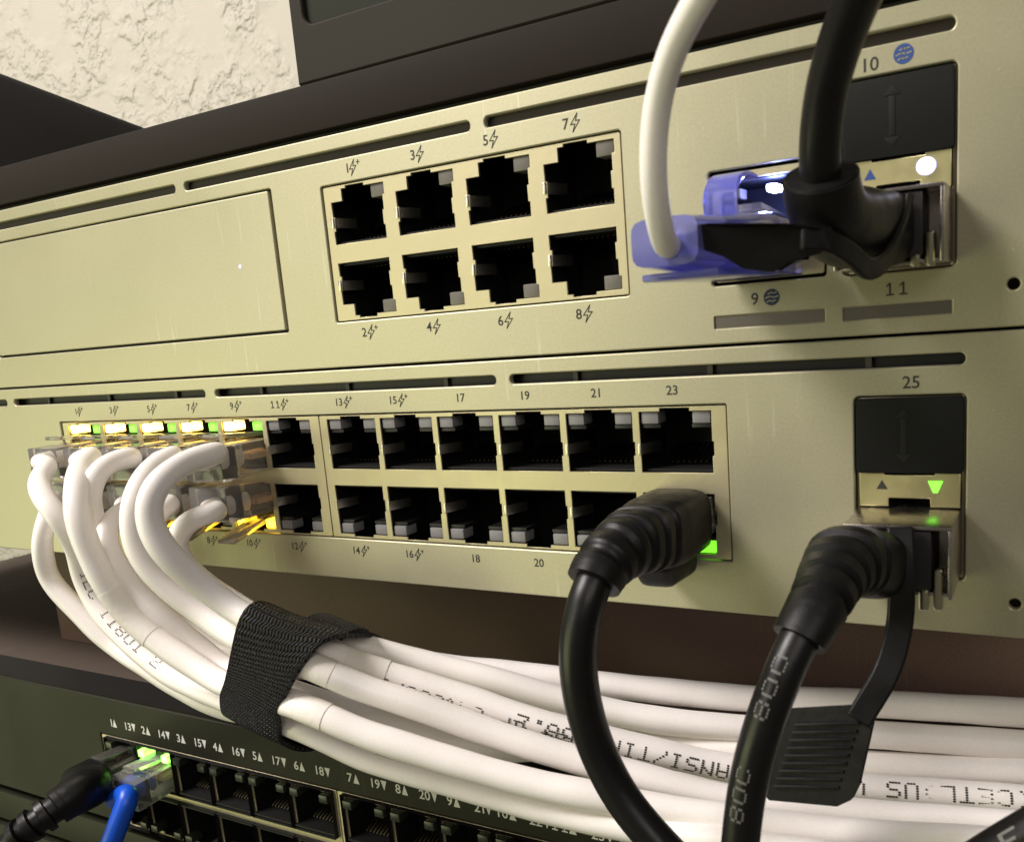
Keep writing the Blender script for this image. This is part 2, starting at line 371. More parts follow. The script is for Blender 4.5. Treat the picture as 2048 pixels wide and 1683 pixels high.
# ================================================================== LARGE STRUCTURE
# plaster wall far behind
def build_wall():
    n = 2
    o = obj('wall', [(-1400, 330, -500), (900, 330, -500), (900, 330, 1100), (-1400, 330, 1100)], [(0, 1, 2, 3)], None or BOARD, None, org=(0, 330, 0))
    m = bpy.data.materials.new('plaster'); m.use_nodes = True; nt = m.node_tree; b = nt.nodes['Principled BSDF']
    b.inputs['Base Color'].default_value = (0.50, 0.465, 0.40, 1); b.inputs['Roughness'].default_value = 0.85
    tc = nt.nodes.new('ShaderNodeTexCoord')
    def noise(scale, det, rough=0.55):
        q = nt.nodes.new('ShaderNodeTexNoise'); q.inputs['Scale'].default_value = scale; q.inputs['Detail'].default_value = det
        q.inputs['Roughness'].default_value = rough; nt.links.new(tc.outputs['Object'], q.inputs['Vector']); return q
    big = noise(16, 2); mid = noise(85, 3, 0.5); fine = noise(300, 2)
    def ramp(src, a, bb):
        r = nt.nodes.new('ShaderNodeMapRange'); r.interpolation_type = 'SMOOTHSTEP'; r.inputs['From Min'].default_value = a; r.inputs['From Max'].default_value = bb
        nt.links.new(src.outputs[0], r.inputs[0]); return r
    patch = ramp(big, 0.40, 0.58); lump = ramp(mid, 0.40, 0.60)
    mul = nt.nodes.new('ShaderNodeMath'); mul.operation = 'MULTIPLY'; nt.links.new(patch.outputs[0], mul.inputs[0]); nt.links.new(lump.outputs[0], mul.inputs[1])
    ad = nt.nodes.new('ShaderNodeMath'); ad.operation = 'MULTIPLY_ADD'; nt.links.new(fine.outputs[0], ad.inputs[0]); ad.inputs[1].default_value = 0.10; nt.links.new(mul.outputs[0], ad.inputs[2])
    bp = nt.nodes.new('ShaderNodeBump'); bp.inputs['Strength'].default_value = 0.8; bp.inputs['Distance'].default_value = 0.0026
    nt.links.new(ad.outputs[0], bp.inputs['Height']); nt.links.new(bp.outputs[0], b.inputs['Normal'])
    o.data.materials.clear(); o.data.materials.append(m)
    tag(o, 'rough cream plaster wall behind the rack', 'wall', kind='structure')
build_wall()

# shelf over the gateway
t = thing('rack_shelf', (-60, 0, 45), 'black steel shelf edge directly above the top silver unit', 'shelf')
MB().box(-320, 260, 0.2, 250, 45.0, 53.6).build('shelf_board', SHELF, t, bevel=0.35)
MB().box(-320, 260, 3.0, 245, 44.1, 44.95).build('foot_strip', CASE, t)
# equipment box above the shelf
t = thing('equipment_box', (90, 60, 53.7), 'dark olive box with a sunken rounded label field, standing on the shelf', 'equipment box')
a = un(610, 52, 0.8); bq = un(706, 6, 0.8)
plate('front_panel', rr(17.0, 53.75, 280, 190, .3), [rr(a.x, a.z, 150, 150, 2.2)], 0.6, 2.0, BOXPL, t, bevel=0.4)
MB().box(17.8, 279, 2.65, 200, 53.9, 189.5).build('box_body', CASE, t, bevel=0.5)
plate('label_field', rr(a.x - .6, a.z - .6, 150.6, 150.6, 2.2), [], 1.5, 0.8, mat('label_field_plastic', (0.018, 0.0195, 0.011), 0.6, spec=.15, var=.1, vscale=20), t, bevel=0.05)
# dark board behind, left
p1, p2 = un(-260, 56, 60), un(330, 281, 60)
t = MB().prism([(p1.x, p1.z), (p2.x, p2.z), (p2.x, 53.7), (p1.x, 53.7)], 60, 68).build('backing_board', BOARD, None, org=(p1.x, 64, 53.7), bevel=0.4)
tag(t, 'black board with a slanting top edge standing before the plaster wall', 'board')

# ================================================================== PORT PARTS
def bolt(mb, x, z, h, y, plus=False):
    pts = [(0.16, 0.5), (-0.30, -0.08), (-0.02, -0.08), (-0.18, -0.5), (0.30, 0.10), (0.03, 0.10)]
    mb.strokes([(x + a * h, z + b * h) for a, b in pts], 0.17, y)
    if plus:
        mb.strokes([(x + .34 * h, z + .3 * h), (x + .62 * h, z + .3 * h)], 0.17, y, closed=False)
        mb.strokes([(x + .48 * h, z + .16 * h), (x + .48 * h, z + .44 * h)], 0.17, y, closed=False)
def number_label(parent, txt, x, z, size, y=-0.03, kind=0, m=DARKINK):
    mb = MB(); wd = 0
    if kind:
        put_text(mb, txt, x - 0.15, z, size, y, 'r'); bolt(mb, x + 1.0, z - .05, size * 1.15, y, kind == 2)
    else: put_text(mb, txt, x, z, size, y)
    return mb.build('port_number', m, parent, org=(x, 0, z))
CACHE = {}
def socket(parent, x, z, flip, wd=12.7, ht=10.6, dp=13.0, name='ethernet_port', pin=None):
    """dark five-sided recess with a row of contacts; (x, z) = lower left corner of the opening (upper left when flipped)"""
    key = ('socket', flip, wd, ht, dp)
    if key in CACHE: return copy_part(CACHE[key], parent, (x, 0.6, z))
    g = -1 if flip else 1
    mb = MB(); y0, y1 = 0.9, dp
    v = [(x - .5, y0, z - g * .5), (x + wd + .5, y0, z - g * .5), (x + wd + .5, y0, z + g * (ht + 3)), (x - .5, y0, z + g * (ht + 3))]
    b = [(q[0], y1, q[2]) for q in v]
    mb.add(v + b, [(0, 1, 5, 4), (1, 2, 6, 5), (2, 3, 7, 6), (3, 0, 4, 7), (4, 5, 6, 7)])
    mb.box(x, x + wd, 1.4, 9, z + g * 0.25 - .2, z + g * 0.25 + .2)       # ledge
    o = mb.build(name, SOCKET, parent, org=(x, 0.6, z)); CACHE[key] = o
    m2 = MB()
    for k in range(8):
        xx = x + wd / 2 - 3.57 + k * 1.02
        m2.hexa([(xx - .2, 5, z + g * 1.0), (xx + .2, 5, z + g * 1.0), (xx + .2, 11, z + g * 3.4), (xx - .2, 11, z + g * 3.4),
                 (xx - .2, 5, z + g * 1.0 + .25), (xx + .2, 5, z + g * 1.0 + .25), (xx + .2, 11, z + g * 3.4 + .25), (xx - .2, 11, z + g * 3.4 + .25)])
    c = m2.build('contacts', pin or PIN, o); CACHE[key + ('c',)] = c
    return o
def contacts(port, flip, wd=12.7, ht=10.6, dp=13.0):
    c = CACHE[('socket', flip, wd, ht, dp) + ('c',)]
    if c.parent != port: copy_part(c, port, W(port))
def led(port, x, z, m, wd=3.1, ht=2.0, dp=3.5, y=0.7, flip=False):
    key = ('led', m.name, wd, ht)
    if key in CACHE: return copy_part(CACHE[key], port, (x, y, z))
    mb = MB().box(x, x + wd, y, y + dp, z, z + ht)
    o = mb.build('indicator_light', m, port, org=(x, y, z), bevel=0.25); CACHE[key] = o
    return o
def spring(port, x, z, right=False):
    key = ('spring', right)
    if key in CACHE: return copy_part(CACHE[key], port, (x, 0.2, z))
    g = -1 if right else 1
    mb = MB().hexa([(x - g * .3, .1, z), (x + g * .25, .1, z), (x + g * 2.0, 5, z), (x + g * 1.75, 5, z), (x - g * .3, .1, z + 1.9), (x + g * .25, .1, z + 1.9), (x + g * 2.0, 5, z + 1.9), (x + g * 1.75, 5, z + 1.9)])
    o = mb.build('grounding_tab', TAB, port, org=(x, 0.2, z), bevel=0.1); CACHE[key] = o
    return o

# ================================================================== SILVER GATEWAY (upper unit)
gw = thing('network_gateway', (-73, 0, 0.3), 'upper silver rack unit with eight empty network ports and a drive bay door', 'network gateway')
slot = lambda a, b, z0, z1: rr(a, z0, b, z1, min(0.8, (z1 - z0) / 2 - .05), 4)
PX = [21.95 + 15.73 * k for k in range(4)]; PW = 12.6
plate('front_panel', rr(-294, 0.25, 149, 43.7, 0.8),
      [slot(-97, -20.7, 39.2, 41.0), slot(-17.8, 55.4, 39.2, 41.0), slot(58.4, 132.3, 39.2, 41.0), rr(-97, 8.0, 6.9, 36.4, .6), rr(20.0, 9.0, 83.6, 34.8, .5),
       rr(97.7, 9.2, 115.2, 26.2, .5), rr(117.4, 8.9, 132.6, 35.4, .8), rr(138.9, 5.1, 140.5, 6.7, .79), rr(97.9, 2.7, 114.8, 4.5, .1), rr(117.5, 2.6, 132.1, 4.4, .1)],
      0.0, 1.4, SILVER, gw, bevel=0.22)
MB().box(-293, 148, 14.5, 285, 0.8, 43.2).build('casing', CASE, gw)
for a, b in ((-97, -20.7), (-17.8, 55.4), (58.4, 132.3)):
    MB().box(a - 1, b + 1, 1.42, 4, 38.6, 41.6).build('vent_backing', mat('vent_backing_brown', (0.030, 0.022, 0.017), .6), gw)
dr = plate('drive_bay_door', rr(-96.5, 8.55, 6.0, 36.0, .4), [], 0.05, 1.2, DOORSILVER, gw, bevel=0.18)
MB().prism([(-4.5 + .38 * math.cos(a * .524), 22.3 + .38 * math.sin(a * .524)) for a in range(12)], 0.0, 0.1).build('status_light', mat('lit_status', (1, 1, 1), .4, emit=(.07, .07, 1), estr=1.6), dr)
MB().box(-98, 8, 2.0, 2.6, 7.3, 37.2).build('bay_backing', CASE, gw)
# the eight-port block
holes = []
for k, x in enumerate(PX):
    xr = x + PW
    holes.append([(x, 23.75), (xr, 23.75), (xr, 26.2), (xr - .35, 26.2), (xr - .35, 28.9), (xr, 28.9), (xr, 31.6), (xr + .45, 31.6), (xr + .45, 33.75), (x + 8.3, 33.75), (x + 8.3, 34.3), (x + 3.9, 34.3), (x + 3.9, 33.85), (x + 2.8, 33.85), (x + 2.8, 31.6), (x, 31.6), (x, 28.9), (x + .4, 28.9), (x + .4, 26.2), (x, 26.2)])
    z = lambda q: 43.95 - q
    holes.append([(a, z(b)) for a, b in holes[-1]])
sh = plate('port_shield', rr(20.25, 9.25, 83.35, 34.55, .3), holes, 0.35, 0.5, SHIELD, gw, bevel=0.08)
MB().box(19.5, 84, 13.2, 13.8, 8.5, 35.3).build('block_backing', SOCKET, gw)
NAMES = ['1', '3', '5', '7']
for k, x in enumerate(PX):
    for flip in (False, True):
        zz = 20.2 if flip else 23.75
        p = socket(gw, x, zz, flip); contacts(p, flip)
        led(p, x + PW - 2.95, (43.95 - 33.7) if flip else 31.35, LENSD, 3.2, 2.35)
        spring(p, x - .1, 15.1 if flip else 26.9)
        n = str(int(NAMES[k]) + (1 if flip else 0))
        number_label(gw, n, x + 5.6, 6.75 if flip else 37.2, 2.4, kind=2 if k == 0 else 1)
# port 9
p9 = plate('jack_frame', rr(98.2, 9.7, 114.8, 25.7, .4), [rr(99.6, 11.8, 112.6, 24.6, .3)], 0.45, 0.6, SHIELD, gw, bevel=.1)
s9 = socket(gw, 99.8, 12.4, False, 12.6, 9.0, 13.0); contacts(s9, False, 12.6, 9.0, 13.0)
led(s9, 106.6, 22.3, BLUELED, 1.5, 1.0, y=.3); led(s9, 100.1, 21.9, LENSD, 2.4, 1.5)
number_label(gw, '9', 104.4, 6.8, 2.5); number_label(gw, '10', 121.7, 36.55 + .4, 2.5); number_label(gw, '11', 124.9, 6.55 - 2.0 + 2.0, 2.5)
def globe(x, z, m, r=1.25):
    o = MB().poly([(x + r * math.cos(a * math.pi / 14), z + r * math.sin(a * math.pi / 14)) for a in range(28)], -0.03).build('internet_symbol', m, gw, org=(x, 0, z))
    mb = MB()
    for zz, hw, dx in ((.62, .62, .12), (0.02, .95, 0), (-.58, .62, -.12)):
        mb.strokes([(x - hw + dx, z + zz - .1), (x - hw * .3 + dx, z + zz + .12), (x + hw * .3 + dx, z + zz - .06), (x + hw + dx, z + zz + .1)], .17, -0.05, closed=False)
    mb.build('symbol_lines', SILVER, o)
globe(107.0, 6.85, NAVYINK); globe(125.9, 37.45, BLUEINK, 1.3)
for a, b, z0, z1 in ((97.9, 114.8, 2.7, 4.5), (117.5, 132.1, 2.6, 4.4)):
    MB().box(a - .1, b + .1, 0.25, 0.6, z0 - .1, z1 + .1).build('label_strip', GREYSTRIP, gw)
MB().box(138, 141.5, 3, 3.5, 4, 8).build('reset_well', CASE, gw)
# sfp cage of the gateway
def sfp_cage(par, x0, x1, ztop, zbt, zbb, zbot, lit):
    """folded steel cage: frame, centre bar with two arrow windows and a notch"""
    mb = MB(); t_ = .45
    mb.box(x0, x0 + t_, 1.0, 13, zbot, ztop).box(x1 - t_, x1, 1.0, 13, zbot, ztop).box(x0 + t_, x1 - t_, 1.0, 13, zbot, zbot + t_).box(x0 + t_, x1 - t_, 1.0, 13, ztop - t_, ztop)
    mb.box(x0 + t_, x1 - t_, 12.4, 13, zbot + t_, ztop - t_)
    c = mb.build('sfp_cage', mat('cage_frame_steel', (.35, .31, .24), .35, 1.0), par, bevel=.08)
    xa, xb = x0 + .5, x1 - .5; na, nb = x0 + 4.6, x0 + 10.4
    bar = plate('cage_bar', [(xa, zbb), (na, zbb), (na, zbb + 1.3), (nb, zbb + 1.3), (nb, zbb), (xb, zbb), (xb, zbt), (x0 + 11, zbt), (x0 + 11, zbt - .3), (x0 + 4, zbt - .3), (x0 + 4, zbt), (xa, zbt)], [], 0.12, 0.5, BRASS, c, bevel=.06)
    return c, bar
c1, bar1 = sfp_cage(gw, 117.6, 132.4, 35.2, 24.4, 19.6, 9.1, WHITELED)
zt = 22.5
MB().poly([(120.6, zt - .7), (122.2, zt - .7), (121.4, zt + .75)], 0.07).build('link_arrow', BLUEINK, bar1)
vv = [(128.75, -.75, zt + .1)]; ff = []
for q_, (rr_, yy_) in enumerate(((.55, -.68), (1.0, -.42), (1.3, .1))):
    vv += [(128.75 + rr_ * math.cos(a * .393), yy_, zt + .1 + .92 * rr_ * math.sin(a * .393)) for a in range(16)]
for a in range(16):
    b_ = (a + 1) % 16; ff.append((0, 1 + b_, 1 + a))
    for q_ in range(2): ff.append((1 + 16 * q_ + a, 1 + 16 * q_ + b_, 17 + 16 * q_ + b_, 17 + 16 * q_ + a))
dome = obj('link_light', vv, ff, WHITELED, bar1, smooth=True, org=(128.75, 0, zt + .1))
def hot_centre(m, rad, rim, ctr=(5, 5, 7, 1), off=(0, 0)):
    nt = m.node_tree; b = nt.nodes['Principled BSDF']; tc = nt.nodes.new('ShaderNodeTexCoord'); sx = nt.nodes.new('ShaderNodeSeparateXYZ'); nt.links.new(tc.outputs['Object'], sx.inputs[0])
    cb = nt.nodes.new('ShaderNodeCombineXYZ'); 
    for q, (so, of) in enumerate(((sx.outputs[0], off[0]), (sx.outputs[2], off[1]))):
        ad = nt.nodes.new('ShaderNodeMath'); ad.operation = 'SUBTRACT'; ad.inputs[1].default_value = of; nt.links.new(so, ad.inputs[0]); nt.links.new(ad.outputs[0], cb.inputs[q])
    ln = nt.nodes.new('ShaderNodeVectorMath'); ln.operation = 'LENGTH'; nt.links.new(cb.outputs[0], ln.inputs[0])
    mr = nt.nodes.new('ShaderNodeMapRange'); mr.inputs['From Min'].default_value = rad * .25; mr.inputs['From Max'].default_value = rad; nt.links.new(ln.outputs['Value'], mr.inputs[0])
    cr = nt.nodes.new('ShaderNodeMixRGB'); cr.inputs[1].default_value = ctr; cr.inputs[2].default_value = rim; nt.links.new(mr.outputs[0], cr.inputs[0])
    nt.links.new(cr.outputs[0], b.inputs['Emission Color']); b.inputs['Emission Strength'].default_value = 1.0
hot_centre(WHITELED, .0013, (.42, .38, 1.3, 1))  # blue rim paints a glare halo into the light's emission
hot_centre(AMBER, .0021, (3.0, 1.25, .03, 1), (26, 18, 3.2, 1), (.0015, .0010))
hot_centre(AMBERD, .0021, (1.6, .62, .01, 1), (8, 5.0, .25, 1), (.0015, .0010))
hot_centre(GREEN, .0020, (.06, .38, .01, 1), (.40, 1.15, .07, 1), (.0015, .0010))
hot_centre(GREENB, .0018, (.10, 1.1, .03, 1), (2.6, 9, .9, 1), (.0013, .0010))
MB().box(118.1, 131.9, 6, 6.4, 9.6, 34.6).build('cage_backing', SOCKET, gw)

# ================================================================== SILVER SWITCH (lower unit)
sw = thing('network_switch', (-73, 0, -44), 'lower silver rack unit with twenty-four network ports in two blocks', 'network switch')
X0 = -3.53; PIT = 13.97; XB2 = 13.97
colx = [X0 - PIT * (5 - k) for k in range(6)] + [XB2 + PIT * k for k in range(6)]
plate('front_panel', rr(-294, -44.0, 149, -0.2, .8),
      [slot(-170, -97.3, -4.55, -2.85), slot(-94.1, -20.8, -4.55, -2.85), slot(-17.6, 56.2, -4.55, -2.85), slot(59.2, 133.9, -4.55, -2.85),
       rr(-76.0, -35.2, 99.2, -9.15, .3), rr(118.8, -36.0, 134.1, -8.6, .8), rr(139.9, -39.7, 141.5, -38.1, .79)], 0.0, 1.4, SILVER, sw, bevel=.22)
MB().box(-293, 148, 14.5, 285, -43.4, -0.9).build('casing', CASE, sw)
for a, b in ((-170, -97.3), (-94.1, -20.8), (-17.6, 56.2), (59.2, 133.9)):
    MB().box(a - 1, b + 1, 2.4, 4, -5.1, -2.3).build('vent_backing', BEZEL, sw)
    for q in range(3): MB().box(a + 12 + 24.5 * q, a + 12.9 + 24.5 * q, 1.7, 2.3, -4.7, -2.8).build('vent_rib', mat('vent_rib_grey', (.07, .06, .05), .5), sw)
for (ba, bb, cols) in ((-75.45, 11.75, range(0, 6)), (11.98, 99.0, range(6, 12))):
    holes = []
    for k in cols:
        x = colx[k] + .02; xr = x + 12.66
        h = [(x, -20.43), (xr, -20.43), (xr, -17.6), (xr + .3, -17.6), (xr + .3, -15.2), (xr, -15.2), (xr, -10.15), (x + 8.95, -10.15), (x + 8.95, -9.6), (x + 3.75, -9.6), (x + 3.75, -10.15), (x, -10.15)]
        holes.append(h); holes.append([(a, -44.35 - b) for a, b in h])
    plate('port_shield', rr(ba, -34.95, bb, -9.4, .2), holes, 0.3, 0.45, SHIELD, sw, bevel=.07)
MB().box(-76.5, 99.5, 13.2, 13.8, -35.8, -8.6).build('block_backing', SOCKET, sw)
for k, x in enumerate(colx):
    for flip in (False, True):
        n = 2 * k + (2 if flip else 1)
        p = socket(sw, x, -23.92 if flip else -20.43, flip); contacts(p, flip)
        zl = -34.1 if flip else -12.25
        ml, mr = LENS, LENS
        if n <= 9 and not flip: ml, mr = AMBER, GREEN
        if n <= 10 and flip: ml, mr = AMBERD, (AMBERD if n == 10 else LENS)
        if n == 9: ml = AMBER
        if n == 24: mr = GREENB if False else mat('lit_green_mid', (0.2, .8, .1), .4, emit=(.22, 1.0, .03), estr=1.3)
        led(p, x + .25, zl, ml); led(p, x + 9.3, zl, mr)
        if n > 10:
            hd = MB().box(x + .1, x + 3.6, 1.0, 6, zl + (2.1 if flip else -.75), zl + (2.75 if flip else -.1))
            hd.box(x + 9.1, x + 12.6, 1.0, 6, zl + (2.1 if flip else -.75), zl + (2.75 if flip else -.1))
            hd.build('lamp_holder', SOCKETB, p, bevel=.12)
            spring(p, x - .1, -28.9 if flip else -17.4, False)
        if n in (2, 4): pass
        number_label(sw, str(n), x + (5.2 if n <= 16 else 6.3), -37.6 if flip else -6.65, 2.15, kind=2 if n <= 16 else 0)
number_label(sw, '25', 126.8, -6.75, 2.5)
c2, bar2 = sfp_cage(sw, 119.0, 133.9, -8.9, -20.1, -25.1, -35.75, GREENB)
MB().poly([(121.9, -22.5), (123.5, -22.5), (122.7, -21.1)], 0.07).build('link_arrow', DARKINK, bar2)
MB().prism([(129.1, -21.2), (131.1, -21.2), (130.4, -22.9), (129.8, -22.9)], -0.05, .1).build('link_light', mat('lit_green_arrow', (.2, .8, .1), .4, emit=(.20, 1.0, .04), estr=1.7), bar2)
MB().box(119.5, 133.4, 6, 6.4, -35.2, -9.5).build('cage_backing', SOCKET, sw)
MB().box(139, 142.5, 3, 3.5, -41, -37).build('reset_well', CASE, sw)

# dust plugs
def dust_plug(x0, x1, z0, z1, label):
    t = thing('dust_plug', ((x0 + x1) / 2, 0, z0), label, 'dust plug', 'rubber dust plugs in the empty optical slots')
    MB().prism(rr(x0, z0, x1, z1, .5, 3), -0.25, 5.5).build('plug_face', RUBBER, t, bevel=.25)
    cx, cz = (x0 + x1) / 2 - .6, (z0 + z1) / 2
    mb = MB().prism([(cx - .42, cz - 2.6), (cx + .42, cz - 2.6), (cx + .42, cz + 2.6), (cx - .42, cz + 2.6)], -.32, -.2)
    mb.prism([(cx - 1.1, cz + 2.7), (cx + 1.1, cz + 2.7), (cx, cz + 4.0)], -.32, -.2).prism([(cx - 1.1, cz - 2.7), (cx, cz - 4.0), (cx + 1.1, cz - 2.7)], -.32, -.2)
    mb.build('raised_arrow', mat('raised_rubber', (.010, .0105, .009), .6, spec=.25), t, bevel=.08)
dust_plug(117.75, 132.3, 24.5, 35.0, 'black rubber dust plug above the upper right connector, under the number 10')
dust_plug(119.1, 133.8, -20.0, -9.0, 'black rubber dust plug with raised arrow under the number 25')

# ================================================================== BLACK SWITCH (bottom)
YB = 2.0
bs = thing('network_switch', (-60, YB, -123), 'black switch at the bottom with white port numbers, partly hidden by white cables', 'network switch')
lb = un(210.5, 1469, YB); ztb = lb.z; d1 = un(349.1, 1522, YB).x
colb = [d1 - .65 + .0 + PIT * (k - 2) + .65 for k in range(6)]
xb0 = colb[0] - 2.0; xb1 = colb[5] + PIT + .9
col2 = [xb1 + 1.9 + PIT * k for k in range(6)]
zb_top = un(0, 1352, YB).z + .2; zb_bot = un(0, 1546, YB).z
zr = ztb - 1.1                      # top of the upper openings
zm1, zm0 = un(497, 1621, YB).z, un(497, 1643, YB).z
zbb = zm0 - (zr - zm1) - 1.1
plate('front_panel', rr(-300, zb_bot - 4.0, 149, zb_top, .7), [rr(xb0 - .3, ztb - 26.4, col2[-1] + PIT + 1.5, ztb + .25, .2)], YB, 1.4, BLKPANEL, bs, bevel=.35)
MB().box(-299, 148, YB + 1.5, YB + 12.5, zb_top - 3, zb_top - .25).build('bezel_strip', BEZEL, bs)
MB().box(-299, 148, YB + 12.6, 210, zb_bot, zb_top - .05).build('casing', LIDTOP, bs, bevel=.5)
MB().box(-299, 148, YB + 9, YB + 12.5, zb_bot - 9, zb_top - 3.1).build('front_frame', BEZEL, bs)
for (ba, bb, cols) in ((xb0, xb1, colb), (xb1 + .25, col2[-1] + PIT + 1.2, col2)):
    holes = []
    for x in cols:
        xa, xr = x + .65, x + PIT - .65
        h = [(xa, zm1), (xr, zm1), (xr, zr), (xa + 9.0, zr), (xa + 9.0, zr + .75), (xa + 3.6, zr + .75), (xa + 3.6, zr), (xa, zr)]
        holes.append(h); holes.append([(a, zm0 + zm1 - b) for a, b in h])
    plate('port_shield', rr(ba, zbb, bb, ztb, .2), holes, YB + .15, .45, SHIELD, bs, bevel=.07)
htb = zr - zm1 - 2.0
for k, x in enumerate(colb + col2):
    for flip in (False, True):
        p = socket(bs, x + .65, zm0 if flip else zm1, flip, 12.66, htb, 12.9, pin=PINB); contacts(p, flip, 12.66, htb, 12.9)
        zl = zbb + 1.2 if flip else zr - 2.1
        gl = GREENB if (k == 1 and not flip) else mat('lamp_lens_unlit', (.022, .026, .018), .3)
        led(p, x + .95, zl, gl, 2.6, 2.0); led(p, x + PIT - 3.6, zl, gl, 2.6, 2.0)
for k, x in enumerate(colb + col2):
    zlab = un(300, 1462, YB).z
    for dx, n, up in ((-3.2, k + 1, True), (4.9, k + 13, False)):
        mb = MB(); xc = x + PIT / 2 + dx
        wd = put_text(mb, str(n), xc, zlab, 3.1, YB - .03, 'r')
        tx = xc + 1.15
        mb.poly([(tx - .85, zlab - 1.15), (tx + .85, zlab - 1.15), (tx, zlab + 1.25)] if up else [(tx - .85, zlab + 1.15), (tx, zlab - 1.25), (tx + .85, zlab + 1.15)], YB - .03)
        mb.build('port_number', WHITEINK, bs, org=(xc, YB, zlab))
# unit under it
t = thing('lower_rack_unit', (-75, 4, zb_bot - 30), 'dark olive rack unit with a long groove, lowest at the bottom left of the photo', 'rack unit')
MB().box(-300, 149, 2.2, 9, zb_bot - 16.5, zb_bot - 6.5).build('upper_plate', BLKPANEL, t, bevel=.5)
MB().box(-300, 149, 2.2, 9, zb_bot - 60, zb_bot - 19).build('lower_plate', BLKPANEL, t, bevel=.5)
MB().box(-299, 148, 9.1, 60, zb_bot - 60, zb_bot - 6).build('inner_frame', BEZEL, t)

t = MB().box(-305, 160, 291, 294, -180, 60).build('added_rear_panel', mat('added_rear_paint', (.20, .15, .12), .6, var=.15, vscale=12), None, org=(-72, 292, -180))  # added panel: hides the bright wall so the gap stays dark
tag(t, 'added rear panel hiding the bright wall to keep the gap under the silver units dark', 'panel')
a = un(96, 1130, 31)
t = MB().box(a.x, 148, 31, 32.5, zb_top + .1, -44.6).build('lid_glow_plate', mat('lid_glow_paint', (.125, .080, .062), .55, spec=.2, bump=.05, bscale=900, var=.25, vscale=14, grain=.15, wipe=.06), None, org=(30, 31, zb_top), bevel=.3)  # added plate, its brown imitates dim light on the black switch's lid
tag(t, 'added brown plate standing in for dim light on the lid, set back in the gap between the silver and the black switch', 'plate')
# ================================================================== CABLES
def plug(parent, xc, zc, flip, yend=-11.5, yin=9.0, m=None, label=None, wd=11.5, ht=6.2):
    """modular plug: clear body with a hollow rear, latch, contacts and wires"""
    m = m or CLEAR; g = -1 if flip else 1
    x0, x1 = xc - wd / 2, xc + wd / 2; z0, z1 = zc - ht / 2, zc + ht / 2
    zA, zB = (z0 - 1.3, z1) if g > 0 else (z0, z1 + 1.3)
    mb = MB().box(x0, x1, -0.6, yin, z0, z1)
    if yend < -5:
        mb = MB().prism([(x0, zA), (x1, zA), (x1, zB), (x0, zB)], yend, yend + 4.2)
        mb.hexa([(x0, yend + 4.2, zA), (x1, yend + 4.2, zA), (x1, yin, z0), (x0, yin, z0), (x0, yend + 4.2, zB), (x1, yend + 4.2, zB), (x1, yin, z1), (x0, yin, z1)])
    o = mb.build('modular_plug', m, parent, org=(xc, 0, zc), bevel=.45)
    # hollow rear, as its own inner wall
    lt = MB(); zt_ = z1 if g > 0 else z0; la = 1.5 if g > 0 else 4.6
    lt.hexa([(xc - 3.0, yin - 1, zt_ + g * .05), (xc + 3.0, yin - 1, zt_ + g * .05), (xc + 2.6, yend + 3.0, zt_ + g * la), (xc - 2.6, yend + 3.0, zt_ + g * la),
             (xc - 3.0, yin - 1, zt_ + g * .95), (xc + 3.0, yin - 1, zt_ + g * .95), (xc + 2.6, yend + 3.0, zt_ + g * (la + .9)), (xc - 2.6, yend + 3.0, zt_ + g * (la + .9))])
    lt.build('latch', m, o, bevel=.2)
    ct = MB()
    for k in range(8): ct.box(xc - 3.7 + k * 1.02, xc - 3.4 + k * 1.02, yin - 6.0, yin - .4, z0 - .06 if g > 0 else z1 - 1.4, z0 + 1.4 if g > 0 else z1 + .06)
    ct.build('contacts', PIN, o)
    wr = MB()
    for k in range(4): wr.box(xc - 3.5 + k * 1.9, xc - 2.5 + k * 1.9, yend + 9.5, yin - 4, zc - .9, zc + .3)
    wr.build('wires', WIRE, o)
    MB().box(x0 + 1.4, x1 - 1.4, yend + 6.2, yend + 7.0, zB - 1.4 if g > 0 else zA + .5, zB - .5 if g > 0 else zA + 1.4).build('crimp_bar', WIREPALE, o, bevel=.15)
    return o
RC = 2.55
def ysh(u):
    k = max(0.0, min(1.0, (u - 400) / 220)); return -8.0 * k * k * (3 - 2 * k)
def ux(u, v, y): return un(u, v, y + ysh(u))
white = {}
GW = 'white network cables bound by the black strap'
def pcx(n): return colx[(n - 1) // 2] + 6.35
def white_cable(n, pts, label):
    flip = n % 2 == 0
    zc = -27.1 if flip else -17.25
    xc = pcx(n)
    t = thing('network_cable', (xc, 0, zc), label, 'network cable', GW)
    plug(t, xc, zc, flip)
    P = [Vector((xc, -3.0, zc)), Vector((xc, -8, zc)), Vector((xc, -12.5, zc))] + (([ux(*q) for q in pts[:pts.index('w')]] + [Vector(q) for q in pts[pts.index('w') + 1:]]) if 'w' in pts else [ux(*q) for q in pts])
    path = Path(P); white[n] = (t, path)
    j = tube('cable_jacket', path, lambda d: 1.95 + (RC - 1.95) * max(0, min(1, (d - 12) / 34)) + .05 * math.sin(d * .21 + n) + .03 * math.sin(d * .55 + 2 * n), WHITECABLE, t, seg=24)
    return t, path, j
white_cable(1, [(97, 931, -17.5), (77, 962, -23), (92, 1003, -26), (117, 1034, -26), (140, 1066, -24), (157, 1105, -22), (168, 1152, -20.5), (190, 1200, -20), (221, 1244, -20), (261, 1284, -20), (304, 1321, -20), (350, 1353, -20), (450, 1398, -19), (530, 1428, -19),
    (620, 1462, -16.5), (717, 1508, -14), (834, 1545, -12), (951, 1578, -10.5), (1069, 1610, -9), (1186, 1638, -8), (1342, 1668, -7), (1500, 1692, -6), (1700, 1720, -5)],
    'white cable with the 11801 print left of the strap, plugged into port 1')
